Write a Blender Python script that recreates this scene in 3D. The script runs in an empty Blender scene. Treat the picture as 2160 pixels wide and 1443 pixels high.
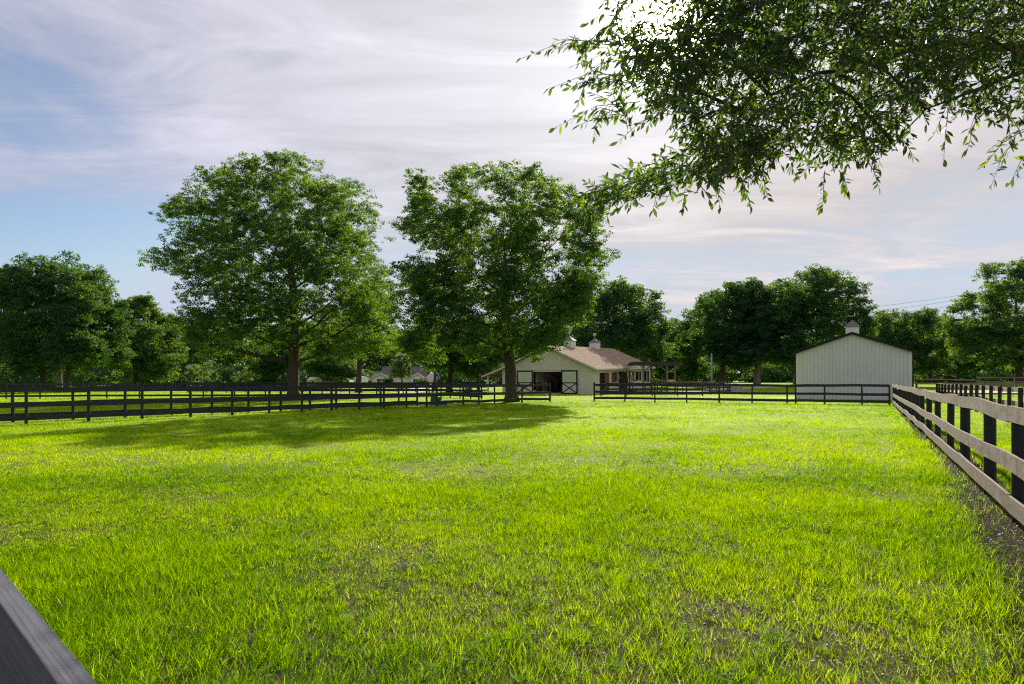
import bpy, math, random
import numpy as np
from mathutils import Vector

rng = np.random.default_rng(7)
random.seed(7)
R = math.radians
scene = bpy.context.scene
COL = scene.collection

# ------------------------------------------------------------------ measures
F = 1440.0            # focal length in photo pixels (24 mm on a 36 mm frame, 2160 px wide)
HZ = 802.0            # horizon row of the photograph
CAMH = 1.7
SUN_AZ, SUN_EL = R(12.6), R(27.6)
TH = R(27.5)          # yard axis: fences, barn and shed all share it
E1 = np.array([math.cos(TH), -math.sin(TH)])   # along the fronts, to the right
E2 = np.array([math.sin(TH), math.cos(TH)])    # away, along the sides


def gx(px, Y):
    return (px - 1080.0) / F * Y


def sstep(a, b, x):
    t = np.clip((np.asarray(x, float) - a) / (b - a), 0, 1)
    return t * t * (3 - 2 * t)


def gz(x, y):
    """terrain height: level paddock, ground climbing gently behind the yard on the right"""
    x = np.asarray(x, float); y = np.asarray(y, float)
    soft = np.where(y > 60, np.log1p(np.exp(np.clip((y - 86) / 4.0, -30, 30))) * 4.0, 0.0)
    soft = np.minimum(soft, 70)
    slope = 0.026 * sstep(-8, 14, x) + 0.07 * sstep(28, 52, x)
    return 1.1 * (1 - np.exp(-soft * slope / 1.1))


def vnoise(x, y, s, seed):
    x = np.asarray(x, float) / s + 1000.37; y = np.asarray(y, float) / s + 2000.71
    ix = np.floor(x).astype(np.int64); iy = np.floor(y).astype(np.int64)
    fx = x - ix; fy = y - iy
    fx = fx * fx * (3 - 2 * fx); fy = fy * fy * (3 - 2 * fy)

    def h(a, b):
        n = (a * 374761393 + b * 668265263 + seed * 144665) & 0x7fffffff
        n = ((n ^ (n >> 13)) * 1274126177) & 0x7fffffff
        return ((n ^ (n >> 16)) & 0xffff) / 65535.0
    return (h(ix, iy) * (1 - fx) + h(ix + 1, iy) * fx) * (1 - fy) + (h(ix, iy + 1) * (1 - fx) + h(ix + 1, iy + 1) * fx) * fy


def fbm(x, y, s, seed, o=3):
    v = 0; a = 1; t = 0
    for i in range(o):
        v = v + a * vnoise(x, y, s / 2 ** i, seed + 17 * i); t += a; a *= .5
    return v / t


# ------------------------------------------------------------------ tagging
def tag(o, label=None, cat=None, group=None, kind=None):
    if label: o['label'] = label
    if cat: o['category'] = cat
    if group: o['group'] = group
    if kind: o['kind'] = kind
    return o


def thing(name, label, cat, loc=(0, 0, 0), rz=0, group=None):
    o = bpy.data.objects.new(name, None)
    o.empty_display_size = .3
    COL.objects.link(o)
    o.location = loc; o.rotation_euler = (0, 0, rz)
    return tag(o, label, cat, group)


def link_mesh(name, me, mat, parent=None):
    if mat is not None: me.materials.append(mat)
    o = bpy.data.objects.new(name, me)
    COL.objects.link(o)
    if parent is not None: o.parent = parent
    return o


def copy_tree(o, parent=None):
    c = o.copy(); COL.objects.link(c); c.parent = parent
    for ch in list(o.children): copy_tree(ch, c)
    return c


def np_mesh(name, V, Q, mat, parent=None, attrs=None, smooth=False, uv=None):
    V = np.asarray(V, np.float32); Q = np.asarray(Q, np.int32)
    k = Q.shape[1]
    me = bpy.data.meshes.new(name)
    me.vertices.add(len(V)); me.vertices.foreach_set('co', V.ravel())
    me.loops.add(Q.size); me.loops.foreach_set('vertex_index', Q.ravel())
    me.polygons.add(len(Q)); me.polygons.foreach_set('loop_start', np.arange(0, Q.size, k, dtype=np.int32))
    me.polygons.foreach_set('use_smooth', np.full(len(Q), bool(smooth)))
    me.update(calc_edges=True)
    for n, a in (attrs or {}).items():
        at = me.attributes.new(n, 'FLOAT', 'POINT'); at.data.foreach_set('value', np.asarray(a, np.float32))
    if uv is not None:
        ul = me.uv_layers.new(name='UVMap'); ul.data.foreach_set('uv', np.asarray(uv, np.float32)[Q.ravel()].ravel())
    return link_mesh(name, me, mat, parent)


class MB:
    """collects simple solids, builds them as one mesh object"""
    def __init__(s): s.v = []; s.f = []; s.uv = {}

    def add(s, vs, fs):
        b = len(s.v); s.v += [tuple(p) for p in vs]; s.f += [tuple(b + i for i in f) for f in fs]; return s

    def box(s, x0, x1, y0, y1, z0, z1):
        return s.add([(x0, y0, z0), (x1, y0, z0), (x1, y1, z0), (x0, y1, z0), (x0, y0, z1), (x1, y0, z1), (x1, y1, z1), (x0, y1, z1)],
                     [(0, 3, 2, 1), (4, 5, 6, 7), (0, 1, 5, 4), (1, 2, 6, 5), (2, 3, 7, 6), (3, 0, 4, 7)])

    def bar(s, p, q, w, h, up=(0, 0, 1)):
        p = Vector(p); q = Vector(q); d = (q - p).normalized(); u = Vector(up)
        sd = d.cross(u)
        if sd.length < 1e-4: sd = d.cross(Vector((0, 1, 0)))
        sd.normalize(); u = sd.cross(d).normalized()
        a = sd * w / 2; b = u * h / 2
        vs = [p - a - b, p + a - b, p + a + b, p - a + b, q - a - b, q + a - b, q + a + b, q - a + b]
        return s.add(vs, [(0, 1, 2, 3), (7, 6, 5, 4), (0, 4, 5, 1), (1, 5, 6, 2), (2, 6, 7, 3), (3, 7, 4, 0)])

    def prism(s, poly, y0, y1):           # polygon in x,z, extruded along y
        n = len(poly)
        vs = [(x, y0, z) for x, z in poly] + [(x, y1, z) for x, z in poly]
        fs = [tuple(range(n)), tuple(range(2 * n - 1, n - 1, -1))]
        for i in range(n): j = (i + 1) % n; fs.append((i, i + n, j + n, j))
        return s.add(vs, fs)

    def prism_x(s, poly, x0, x1):         # polygon in y,z, extruded along x
        n = len(poly)
        vs = [(x0, y, z) for y, z in poly] + [(x1, y, z) for y, z in poly]
        fs = [tuple(range(n)), tuple(range(2 * n - 1, n - 1, -1))]
        for i in range(n): j = (i + 1) % n; fs.append((i, i + n, j + n, j))
        return s.add(vs, fs)

    def tube(s, pts, rad, n=8, cap=True):
        pts = [Vector(p) for p in pts]; b = len(s.v)
        prev = None
        for i, p in enumerate(pts):
            d = (pts[min(i + 1, len(pts) - 1)] - pts[max(i - 1, 0)]).normalized()
            if prev is None:
                a = d.orthogonal().normalized()
            else:
                a = (prev - d * prev.dot(d)).normalized()
            prev = a; c = d.cross(a); r = rad[i] if hasattr(rad, '__len__') else rad
            for k in range(n):
                t = 2 * math.pi * k / n
                rr = r(t) if callable(r) else r
                q = p + (a * math.cos(t) + c * math.sin(t)) * rr
                s.v.append(tuple(q))
        for i in range(len(pts) - 1):
            for k in range(n):
                l = (k + 1) % n
                s.f.append((b + i * n + k, b + i * n + l, b + (i + 1) * n + l, b + (i + 1) * n + k))
        if cap:
            s.f.append(tuple(b + k for k in range(n - 1, -1, -1)))
            m = b + (len(pts) - 1) * n
            s.f.append(tuple(m + k for k in range(n)))
        return s

    def build(s, name, mat, parent=None, smooth=False):
        me = bpy.data.meshes.new(name)
        me.from_pydata(s.v, [], s.f)
        if smooth:
            me.polygons.foreach_set('use_smooth', np.ones(len(me.polygons), bool))
        me.update()
        return link_mesh(name, me, mat, parent)


# ------------------------------------------------------------------ materials
def new_mat(name):
    m = bpy.data.materials.new(name); m.use_nodes = True
    nt = m.node_tree; nt.nodes.clear()
    out = nt.nodes.new('ShaderNodeOutputMaterial')
    return m, nt, out


def N(nt, t, **kw):
    n = nt.nodes.new(t)
    for k, v in kw.items():
        if k in n.inputs.keys(): n.inputs[k].default_value = v
        else: setattr(n, k, v)
    return n


def ramp(nt, fac, stops):
    r = nt.nodes.new('ShaderNodeValToRGB'); cr = r.color_ramp
    while len(cr.elements) < len(stops): cr.elements.new(.5)
    for e, (p, c) in zip(cr.elements, stops):
        e.position = p; e.color = (*c, 1) if len(c) == 3 else c
    nt.links.new(fac, r.inputs['Fac'])
    return r.outputs['Color']


def pbr(name, stops, scale=3.0, rough=.7, spec=.3, bump=0.0, stretch=(1, 1, 1), coord='Object', detail=5, bscale=None, metal=0):
    m, nt, out = new_mat(name); L = nt.links.new
    tc = N(nt, 'ShaderNodeTexCoord'); mp = N(nt, 'ShaderNodeMapping')
    mp.inputs['Scale'].default_value = stretch
    L(tc.outputs[coord], mp.inputs['Vector'])
    no = N(nt, 'ShaderNodeTexNoise', Scale=scale, Detail=detail, Roughness=.6)
    L(mp.outputs['Vector'], no.inputs['Vector'])
    p = N(nt, 'ShaderNodeBsdfPrincipled', Roughness=rough, Metallic=metal)
    p.inputs['Specular IOR Level'].default_value = spec
    L(ramp(nt, no.outputs['Fac'], stops), p.inputs['Base Color'])
    if bump:
        nb = N(nt, 'ShaderNodeTexNoise', Scale=bscale or scale * 4, Detail=6)
        L(mp.outputs['Vector'], nb.inputs['Vector'])
        b = N(nt, 'ShaderNodeBump', Strength=bump, Distance=.02)
        L(nb.outputs['Fac'], b.inputs['Height']); L(b.outputs['Normal'], p.inputs['Normal'])
    L(p.outputs['BSDF'], out.inputs['Surface'])
    return m


def leaf_mat(name, stops, tstops, tfac=.45, rough=.45, spec=.35, nscale=.35, nmix=.35, ovar=0.0):
    """two sided foliage: reflecting front, translucent against the light; colour varies per leaf and per clump"""
    m, nt, out = new_mat(name); L = nt.links.new
    at = N(nt, 'ShaderNodeAttribute', attribute_name='rnd')
    tc = N(nt, 'ShaderNodeTexCoord')
    no = N(nt, 'ShaderNodeTexNoise', Scale=nscale, Detail=3)
    L(tc.outputs['Object'], no.inputs['Vector'])
    mx = N(nt, 'ShaderNodeMix', data_type='FLOAT'); mx.inputs['Factor'].default_value = nmix
    L(at.outputs['Fac'], mx.inputs[2]); L(no.outputs['Fac'], mx.inputs[3])
    oi = N(nt, 'ShaderNodeObjectInfo')
    sh = N(nt, 'ShaderNodeMath', operation='MULTIPLY_ADD'); L(oi.outputs['Random'], sh.inputs[0]); sh.inputs[1].default_value = ovar; sh.inputs[2].default_value = -ovar * .5
    ad = N(nt, 'ShaderNodeMath', operation='ADD'); L(mx.outputs[0], ad.inputs[0]); L(sh.outputs[0], ad.inputs[1])
    fac = ad.outputs[0]
    p = N(nt, 'ShaderNodeBsdfPrincipled', Roughness=rough); p.inputs['Specular IOR Level'].default_value = spec
    L(ramp(nt, fac, stops), p.inputs['Base Color'])
    t = N(nt, 'ShaderNodeBsdfTranslucent'); L(ramp(nt, fac, tstops), t.inputs['Color'])
    ms = N(nt, 'ShaderNodeMixShader', Fac=tfac)
    L(p.outputs['BSDF'], ms.inputs[1]); L(t.outputs['BSDF'], ms.inputs[2]); L(ms.outputs[0], out.inputs['Surface'])
    return m


def wood_mat(name, stops, rough=.8, spec=.25, uvs=(3, 28), joints=True):
    m, nt, out = new_mat(name); L = nt.links.new
    uv = N(nt, 'ShaderNodeUVMap', uv_map='UVMap')
    mp = N(nt, 'ShaderNodeMapping'); mp.inputs['Scale'].default_value = (uvs[0], uvs[1], 1)
    oi = N(nt, 'ShaderNodeObjectInfo')
    ad = N(nt, 'ShaderNodeVectorMath', operation='ADD')
    sc = N(nt, 'ShaderNodeVectorMath', operation='SCALE'); sc.inputs['Scale'].default_value = 37
    cb = N(nt, 'ShaderNodeCombineXYZ'); L(oi.outputs['Random'], cb.inputs[0]); L(oi.outputs['Random'], cb.inputs[1])
    L(cb.outputs[0], sc.inputs[0]); L(uv.outputs[0], mp.inputs['Vector']); L(mp.outputs[0], ad.inputs[0]); L(sc.outputs[0], ad.inputs[1])
    n1 = N(nt, 'ShaderNodeTexNoise', Scale=1.0, Detail=8, Roughness=.65, Distortion=.8); L(ad.outputs[0], n1.inputs['Vector'])
    # vertical water stains across the board
    mp2 = N(nt, 'ShaderNodeMapping'); mp2.inputs['Scale'].default_value = (4.5, .6, 1)
    L(uv.outputs[0], mp2.inputs['Vector'])
    ad2 = N(nt, 'ShaderNodeVectorMath', operation='ADD'); L(mp2.outputs[0], ad2.inputs[0]); L(sc.outputs[0], ad2.inputs[1])
    n2 = N(nt, 'ShaderNodeTexNoise', Scale=1.0, Detail=4, Roughness=.6); L(ad2.outputs[0], n2.inputs['Vector'])
    c1 = ramp(nt, n1.outputs['Fac'], stops)
    c2 = ramp(nt, n2.outputs['Fac'], [(.30, (.25, .25, .27)), (.42, (.85, .85, .85)), (.6, (1, 1, 1)), (.75, (1.0, 1.0, 1.0))])
    mu = N(nt, 'ShaderNodeMix', data_type='RGBA', blend_type='MULTIPLY'); mu.inputs['Factor'].default_value = .75
    L(c1, mu.inputs[6]); L(c2, mu.inputs[7])
    p = N(nt, 'ShaderNodeBsdfPrincipled', Roughness=rough); p.inputs['Specular IOR Level'].default_value = spec
    L(mu.outputs[2], p.inputs['Base Color'])
    b = N(nt, 'ShaderNodeBump', Strength=.5, Distance=.006); L(n1.outputs['Fac'], b.inputs['Height']); L(b.outputs['Normal'], p.inputs['Normal'])
    L(p.outputs['BSDF'], out.inputs['Surface'])
    return m


M = {}
M['grey_wood'] = wood_mat('weathered_grey_wood', [(.25, (.045, .034, .026)), (.42, (.135, .10, .072)), (.58, (.20, .157, .12)), (.8, (.28, .228, .182))])
M['black_wood'] = wood_mat('black_fence_paint', [(.3, (.012, .012, .016)), (.55, (.024, .023, .029)), (.8, (.055, .052, .06))], rough=.65, spec=.3)
M['near_wood'] = wood_mat('faded_black_wood', [(.28, (.02, .02, .025)), (.42, (.08, .082, .1)), (.6, (.12, .122, .145)), (.8, (.22, .22, .25))], rough=.75, spec=.2, uvs=(2.2, 46))
M['brown_wood'] = wood_mat('bleached_brown_wood', [(.3, (.12, .085, .065)), (.6, (.22, .16, .125)), (.8, (.32, .25, .2))])
M['post'] = pbr('black_post_paint', [(.3, (.006, .006, .008)), (.7, (.016, .016, .019))], scale=6, rough=.55, spec=.35, bump=.3, stretch=(8, 8, 1))
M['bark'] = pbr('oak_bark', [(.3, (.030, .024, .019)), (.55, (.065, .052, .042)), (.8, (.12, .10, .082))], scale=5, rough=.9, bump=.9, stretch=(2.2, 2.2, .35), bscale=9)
M['bark_pale'] = pbr('pale_sunny_bark', [(.3, (.10, .085, .065)), (.6, (.19, .16, .125)), (.8, (.28, .25, .2))], scale=5, rough=.9, bump=.9, stretch=(2.2, 2.2, .35), bscale=9)  # oak bark copied paler, sunlight on the trunks put into the colour
M['twig'] = pbr('twig_bark', [(.3, (.05, .038, .03)), (.7, (.10, .08, .065))], scale=20, rough=.85)
M['siding'] = pbr('cream_siding', [(.3, (.60, .535, .455)), (.7, (.66, .595, .51))], scale=1.2, rough=.65, spec=.25, bump=.05)
M['batten'] = pbr('cream_batten', [(.3, (.56, .50, .42)), (.7, (.62, .555, .47))], scale=1.2, rough=.65, spec=.25)
M['shed_wall'] = pbr('pale_ribbed_metal', [(.3, (.54, .525, .525)), (.7, (.59, .575, .575))], scale=.7, rough=.5, spec=.35)
M['rib'] = pbr('shed_rib_shade', [(.3, (.49, .477, .477)), (.7, (.54, .527, .527))], scale=.7, rough=.5, spec=.3)  # wall metal a little darker: joint shadow along the ribs put into the colour
M['trim_dark'] = pbr('charcoal_trim', [(.3, (.007, .007, .009)), (.7, (.013, .013, .016))], scale=4, rough=.6, spec=.2)
M['trim_white'] = pbr('white_trim', [(.3, (.70, .68, .66)), (.7, (.80, .79, .77))], scale=4, rough=.6)
M['roof_tan'] = pbr('tan_ribbed_roof', [(.25, (.31, .225, .16)), (.5, (.39, .295, .215)), (.75, (.46, .365, .28))], scale=.9, rough=.9, spec=.02, stretch=(3, .5, 3), bump=.1)
M['roof_grey'] = pbr('grey_cupola_metal', [(.3, (.10, .095, .11)), (.7, (.17, .16, .18))], scale=5, rough=.45, spec=.5)
M['stall_red'] = pbr('red_brown_stall_boards', [(.3, (.12, .04, .027)), (.7, (.21, .08, .052))], scale=2, rough=.6, stretch=(1, 1, 5))
M['door_green'] = pbr('pale_green_cream_panel', [(.3, (.50, .53, .39)), (.7, (.56, .585, .45))], scale=1.5, rough=.6)
M['concrete'] = pbr('concrete', [(.3, (.36, .34, .32)), (.7, (.48, .46, .43))], scale=2.5, rough=.85, bump=.1)
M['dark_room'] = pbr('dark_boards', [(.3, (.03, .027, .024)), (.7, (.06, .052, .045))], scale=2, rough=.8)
M['gravel'] = pbr('pale_gravel', [(.3, (.42, .37, .33)), (.5, (.52, .47, .42)), (.75, (.62, .57, .52))], scale=14, rough=.95, bump=.3)
M['clay'] = pbr('pink_clay', [(.3, (.42, .29, .21)), (.6, (.55, .42, .32)), (.8, (.62, .5, .4))], scale=2.5, rough=.95, bump=.2)
M['tan_timber'] = pbr('tan_timber', [(.3, (.42, .30, .13)), (.7, (.55, .41, .2))], scale=4, rough=.7, stretch=(1, 1, 4))
M['house_wall'] = pbr('house_siding', [(.3, (.70, .66, .56)), (.7, (.76, .72, .62))], scale=2, rough=.7, stretch=(.3, .3, 8))
M['house_roof'] = pbr('house_shingles', [(.3, (.12, .09, .085)), (.7, (.22, .17, .155))], scale=6, rough=.9)
M['glass'] = pbr('dark_window_glass', [(.3, (.02, .026, .034)), (.7, (.05, .06, .072))], scale=2, rough=.12, spec=.6)
M['car'] = pbr('brown_car_paint', [(.3, (.16, .085, .07)), (.7, (.2, .11, .09))], scale=2, rough=.3, spec=.5)
M['rubber'] = pbr('tyre_rubber', [(.3, (.015, .015, .015)), (.7, (.03, .03, .03))], scale=8, rough=.85)
M['galv'] = pbr('pale_green_pole', [(.3, (.2, .23, .2)), (.7, (.28, .31, .27))], scale=5, rough=.6)
M['tarp'] = pbr('grey_wrap', [(.3, (.20, .20, .205)), (.7, (.32, .31, .31))], scale=3, rough=.55, bump=.3)
M['green_plastic'] = pbr('dark_green_plastic', [(.3, (.012, .07, .05)), (.7, (.02, .11, .075))], scale=4, rough=.5)
M['wire'] = pbr('wire', [(.3, (.03, .03, .035)), (.7, (.05, .05, .055))], scale=4, rough=.6)
M['chip'] = None

M['oak'] = leaf_mat('oak_leaves', [(.2, (.012, .050, .027)), (.55, (.024, .088, .044)), (.85, (.050, .135, .058))],
                    [(.2, (.06, .17, .010)), (.55, (.19, .35, .012)), (.85, (.56, .64, .015))], tfac=.46, rough=.55, spec=.1)
M['oak_far'] = leaf_mat('far_oak_leaves', ovar=.16, stops= [(.2, (.012, .050, .028)), (.55, (.026, .088, .046)), (.85, (.052, .132, .06))],
                        tstops=[(.2, (.045, .14, .012)), (.55, (.13, .26, .016)), (.85, (.42, .52, .02))], tfac=.44, rough=.55, spec=.08)
M['near_leaf'] = leaf_mat('overhanging_leaves', [(.2, (.014, .040, .015)), (.55, (.027, .070, .024)), (.85, (.050, .11, .034))],
                          [(.2, (.05, .13, .010)), (.55, (.13, .25, .012)), (.85, (.42, .54, .015))], tfac=.45, rough=.32, spec=.45, nscale=.8)
M['light_leaf'] = leaf_mat('pale_leaves', [(.2, (.04, .085, .03)), (.55, (.07, .13, .045)), (.85, (.12, .19, .07))],
                           [(.2, (.10, .2, .02)), (.55, (.2, .32, .04)), (.85, (.32, .42, .07))], tfac=.45)
M['grass'] = leaf_mat('grass_blades', [(0., (.04, .15, .003)), (.45, (.10, .25, .002)), (.80, (.18, .29, .003)), (.90, (.2, .25, .03)), (.97, (.42, .38, .24))],
                      [(0., (.09, .24, .001)), (.45, (.39, .60, .0005)), (.80, (.64, .76, .001)), (.90, (.55, .68, .02)), (.97, (.5, .45, .22))],
                      tfac=.58, rough=.5, spec=0.0, nscale=.25, nmix=.12)


M['thatch'] = leaf_mat('thatch', [(0., (.035, .07, .006)), (.5, (.08, .12, .010)), (.85, (.15, .14, .035)), (1., (.26, .21, .11))],
                        [(0., (.08, .16, .003)), (.5, (.20, .30, .004)), (.85, (.34, .34, .03)), (1., (.36, .30, .13))], tfac=.5, rough=.8, spec=0.0, nmix=.1)
M['weed'] = leaf_mat('weed_leaves', [(0., (.07, .17, .006)), (1., (.13, .24, .008))], [(0., (.22, .46, .002)), (1., (.42, .62, .004))], tfac=.55, rough=.7, spec=.06)


def ground_mat():
    m, nt, out = new_mat('paddock_ground'); L = nt.links.new
    g = N(nt, 'ShaderNodeNewGeometry')
    n1 = N(nt, 'ShaderNodeTexNoise', Scale=.35, Detail=7, Roughness=.62); L(g.outputs['Position'], n1.inputs['Vector'])
    n2 = N(nt, 'ShaderNodeTexNoise', Scale=9., Detail=6, Roughness=.7); L(g.outputs['Position'], n2.inputs['Vector'])
    green = ramp(nt, n1.outputs['Fac'], [(.3, (.13, .22, .003)), (.5, (.21, .31, .004)), (.7, (.30, .37, .006))])
    soil = ramp(nt, n2.outputs['Fac'], [(.3, (.022, .013, .008)), (.5, (.055, .034, .021)), (.68, (.11, .075, .05)), (.8, (.2, .155, .115))])
    sp = N(nt, 'ShaderNodeSeparateXYZ'); L(g.outputs['Position'], sp.inputs[0])
    mr = N(nt, 'ShaderNodeMapRange'); mr.inputs['From Min'].default_value = 7; mr.inputs['From Max'].default_value = 26
    mr.inputs['To Min'].default_value = .04; mr.inputs['To Max'].default_value = 1.0
    L(sp.outputs['Y'], mr.inputs['Value'])
    mx = N(nt, 'ShaderNodeMix', data_type='RGBA'); L(mr.outputs[0], mx.inputs['Factor']); L(soil, mx.inputs[6]); L(green, mx.inputs[7])
    p = N(nt, 'ShaderNodeBsdfPrincipled', Roughness=.95); p.inputs['Specular IOR Level'].default_value = .1
    L(mx.outputs[2], p.inputs['Base Color'])
    b = N(nt, 'ShaderNodeBump', Strength=.6, Distance=.03); L(n2.outputs['Fac'], b.inputs['Height']); L(b.outputs['Normal'], p.inputs['Normal'])
    L(p.outputs['BSDF'], out.inputs['Surface'])
    return m


M['ground'] = ground_mat()
M['mulch'] = pbr('dark_mulch', [(.3, (.010, .007, .006)), (.5, (.028, .018, .013)), (.65, (.065, .043, .032)), (.8, (.16, .12, .10))], scale=16, rough=1.0, spec=.03, bump=.8, detail=8)
M['chips'] = leaf_mat('dry_flakes', [(.0, (.03, .02, .016)), (.55, (.09, .062, .046)), (.78, (.24, .18, .145)), (1., (.46, .39, .34))],
                      [(.0, (.05, .035, .028)), (.5, (.17, .12, .09)), (.8, (.3, .24, .2)), (1., (.4, .35, .3))], tfac=.1, rough=.6, spec=.3, nmix=.0)

# ------------------------------------------------------------------ ground
xs = np.unique(np.concatenate([np.linspace(-1500, -120, 24), np.linspace(-120, 140, 105), np.linspace(140, 1500, 24)]))
ys = np.unique(np.concatenate([np.linspace(-60, 0, 8), np.linspace(0, 140, 71), np.linspace(140, 1800, 36)]))
GX, GY = np.meshgrid(xs, ys)
V = np.stack([GX.ravel(), GY.ravel(), gz(GX, GY).ravel()], 1)
nx = len(xs); ny = len(ys)
ii = (np.arange(ny - 1)[:, None] * nx + np.arange(nx - 1)[None, :]).ravel()
ground = np_mesh('ground', V, np.stack([ii, ii + 1, ii + nx + 1, ii + nx], 1), M['ground'], smooth=True)
tag(ground, 'green paddock turf over brown soil reaching back to the woods', 'ground', kind='structure')


def sheet(name, label, cat, outline, mat, lift):
    """flat patch laid a few millimetres above the ground: outline is a list of (x, y) on its two long sides"""
    a, b = outline
    n = len(a); vs = []
    for (p, q) in zip(a, b):
        for t in np.linspace(0, 1, 5):
            x = p[0] * (1 - t) + q[0] * t; y = p[1] * (1 - t) + q[1] * t
            vs.append((x, y, float(gz(x, y)) + lift))
    qs = [(i * 5 + j, i * 5 + j + 1, (i + 1) * 5 + j + 1, (i + 1) * 5 + j) for i in range(n - 1) for j in range(4)]
    o = np_mesh(name, vs, qs, mat)
    return tag(o, label, cat, kind='structure')


# ------------------------------------------------------------------ right fence line (shared numbers)
FX0 = 1.80
SL = E2[0] / E2[1]
def fence_x(y): return FX0 + SL * y
CORNER_Y = 46.2

# dark mulch along the right fence
tt = np.linspace(2, 46, 90)
wl = .28 + .4 * fbm(tt, tt * 0, 2.2, 3) - .18 + .75 * sstep(15, 6, tt); wr = .5 + .9 * fbm(tt, tt * 0 + 9, 2.5, 5) - .2
fade = sstep(45, 22, tt) * .75 + .25
la = [(fence_x(y) - w * f, y) for y, w, f in zip(tt, wl, fade)]
lb = [(fence_x(y) + w * f, y) for y, w, f in zip(tt, wr, fade)]
sheet('mulch', 'dark strip of mulch and bare soil under the grey railed fence', 'mulch', (la, lb), M['mulch'], .006)

# gravel drive, clay patches, barn apron
def ribbon(pts, w):
    a = []; b = []
    for i, (x, y) in enumerate(pts):
        x0, y0 = pts[max(i - 1, 0)]; x1, y1 = pts[min(i + 1, len(pts) - 1)]
        d = np.array([x1 - x0, y1 - y0]); d = d / np.linalg.norm(d); n = np.array([-d[1], d[0]])
        ww = w * (.85 + .3 * vnoise(x, y, 3, 11))
        a.append((x - n[0] * ww / 2, y - n[1] * ww / 2)); b.append((x + n[0] * ww / 2, y + n[1] * ww / 2))
    return a, b

sheet('road', 'pale gravel drive winding between the paddocks and the house', 'road',
      ribbon([(gx(900, 190), 190), (gx(890, 150), 150), (gx(880, 120), 120), (gx(870, 100), 100), (gx(850, 88), 88), (gx(800, 83), 83), (gx(760, 85), 85), (gx(700, 92), 92)], 4.0), M['gravel'], .012)
sheet('dirt_path', 'pink clay path worn in the grass beside the white shed', 'path',
      ribbon([(gx(1420, 69), 69), (gx(1480, 69.5), 69.5), (gx(1520, 68.2), 68.2), (gx(1580, 67), 67), (gx(1640, 66), 66), (gx(1700, 66.5), 66.5)], 1.5), M['clay'], .012)
sheet('lane', 'grey farm lane crossing behind the far paddock fence', 'road',
      ribbon([(gx(1490, 100), 100), (gx(1560, 103), 103), (gx(1640, 104), 104), (gx(1720, 104), 104)], 5.0), M['gravel'], .016)
sheet('sand_arena', 'tan sand riding arena beyond the right hand lane', 'arena',
      ([(gx(1990, 78), 78), (gx(2080, 76), 76), (gx(2300, 74), 74)], [(gx(1990, 90), 90), (gx(2080, 90), 90), (gx(2300, 90), 90)]), M['clay'], .014)


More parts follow.
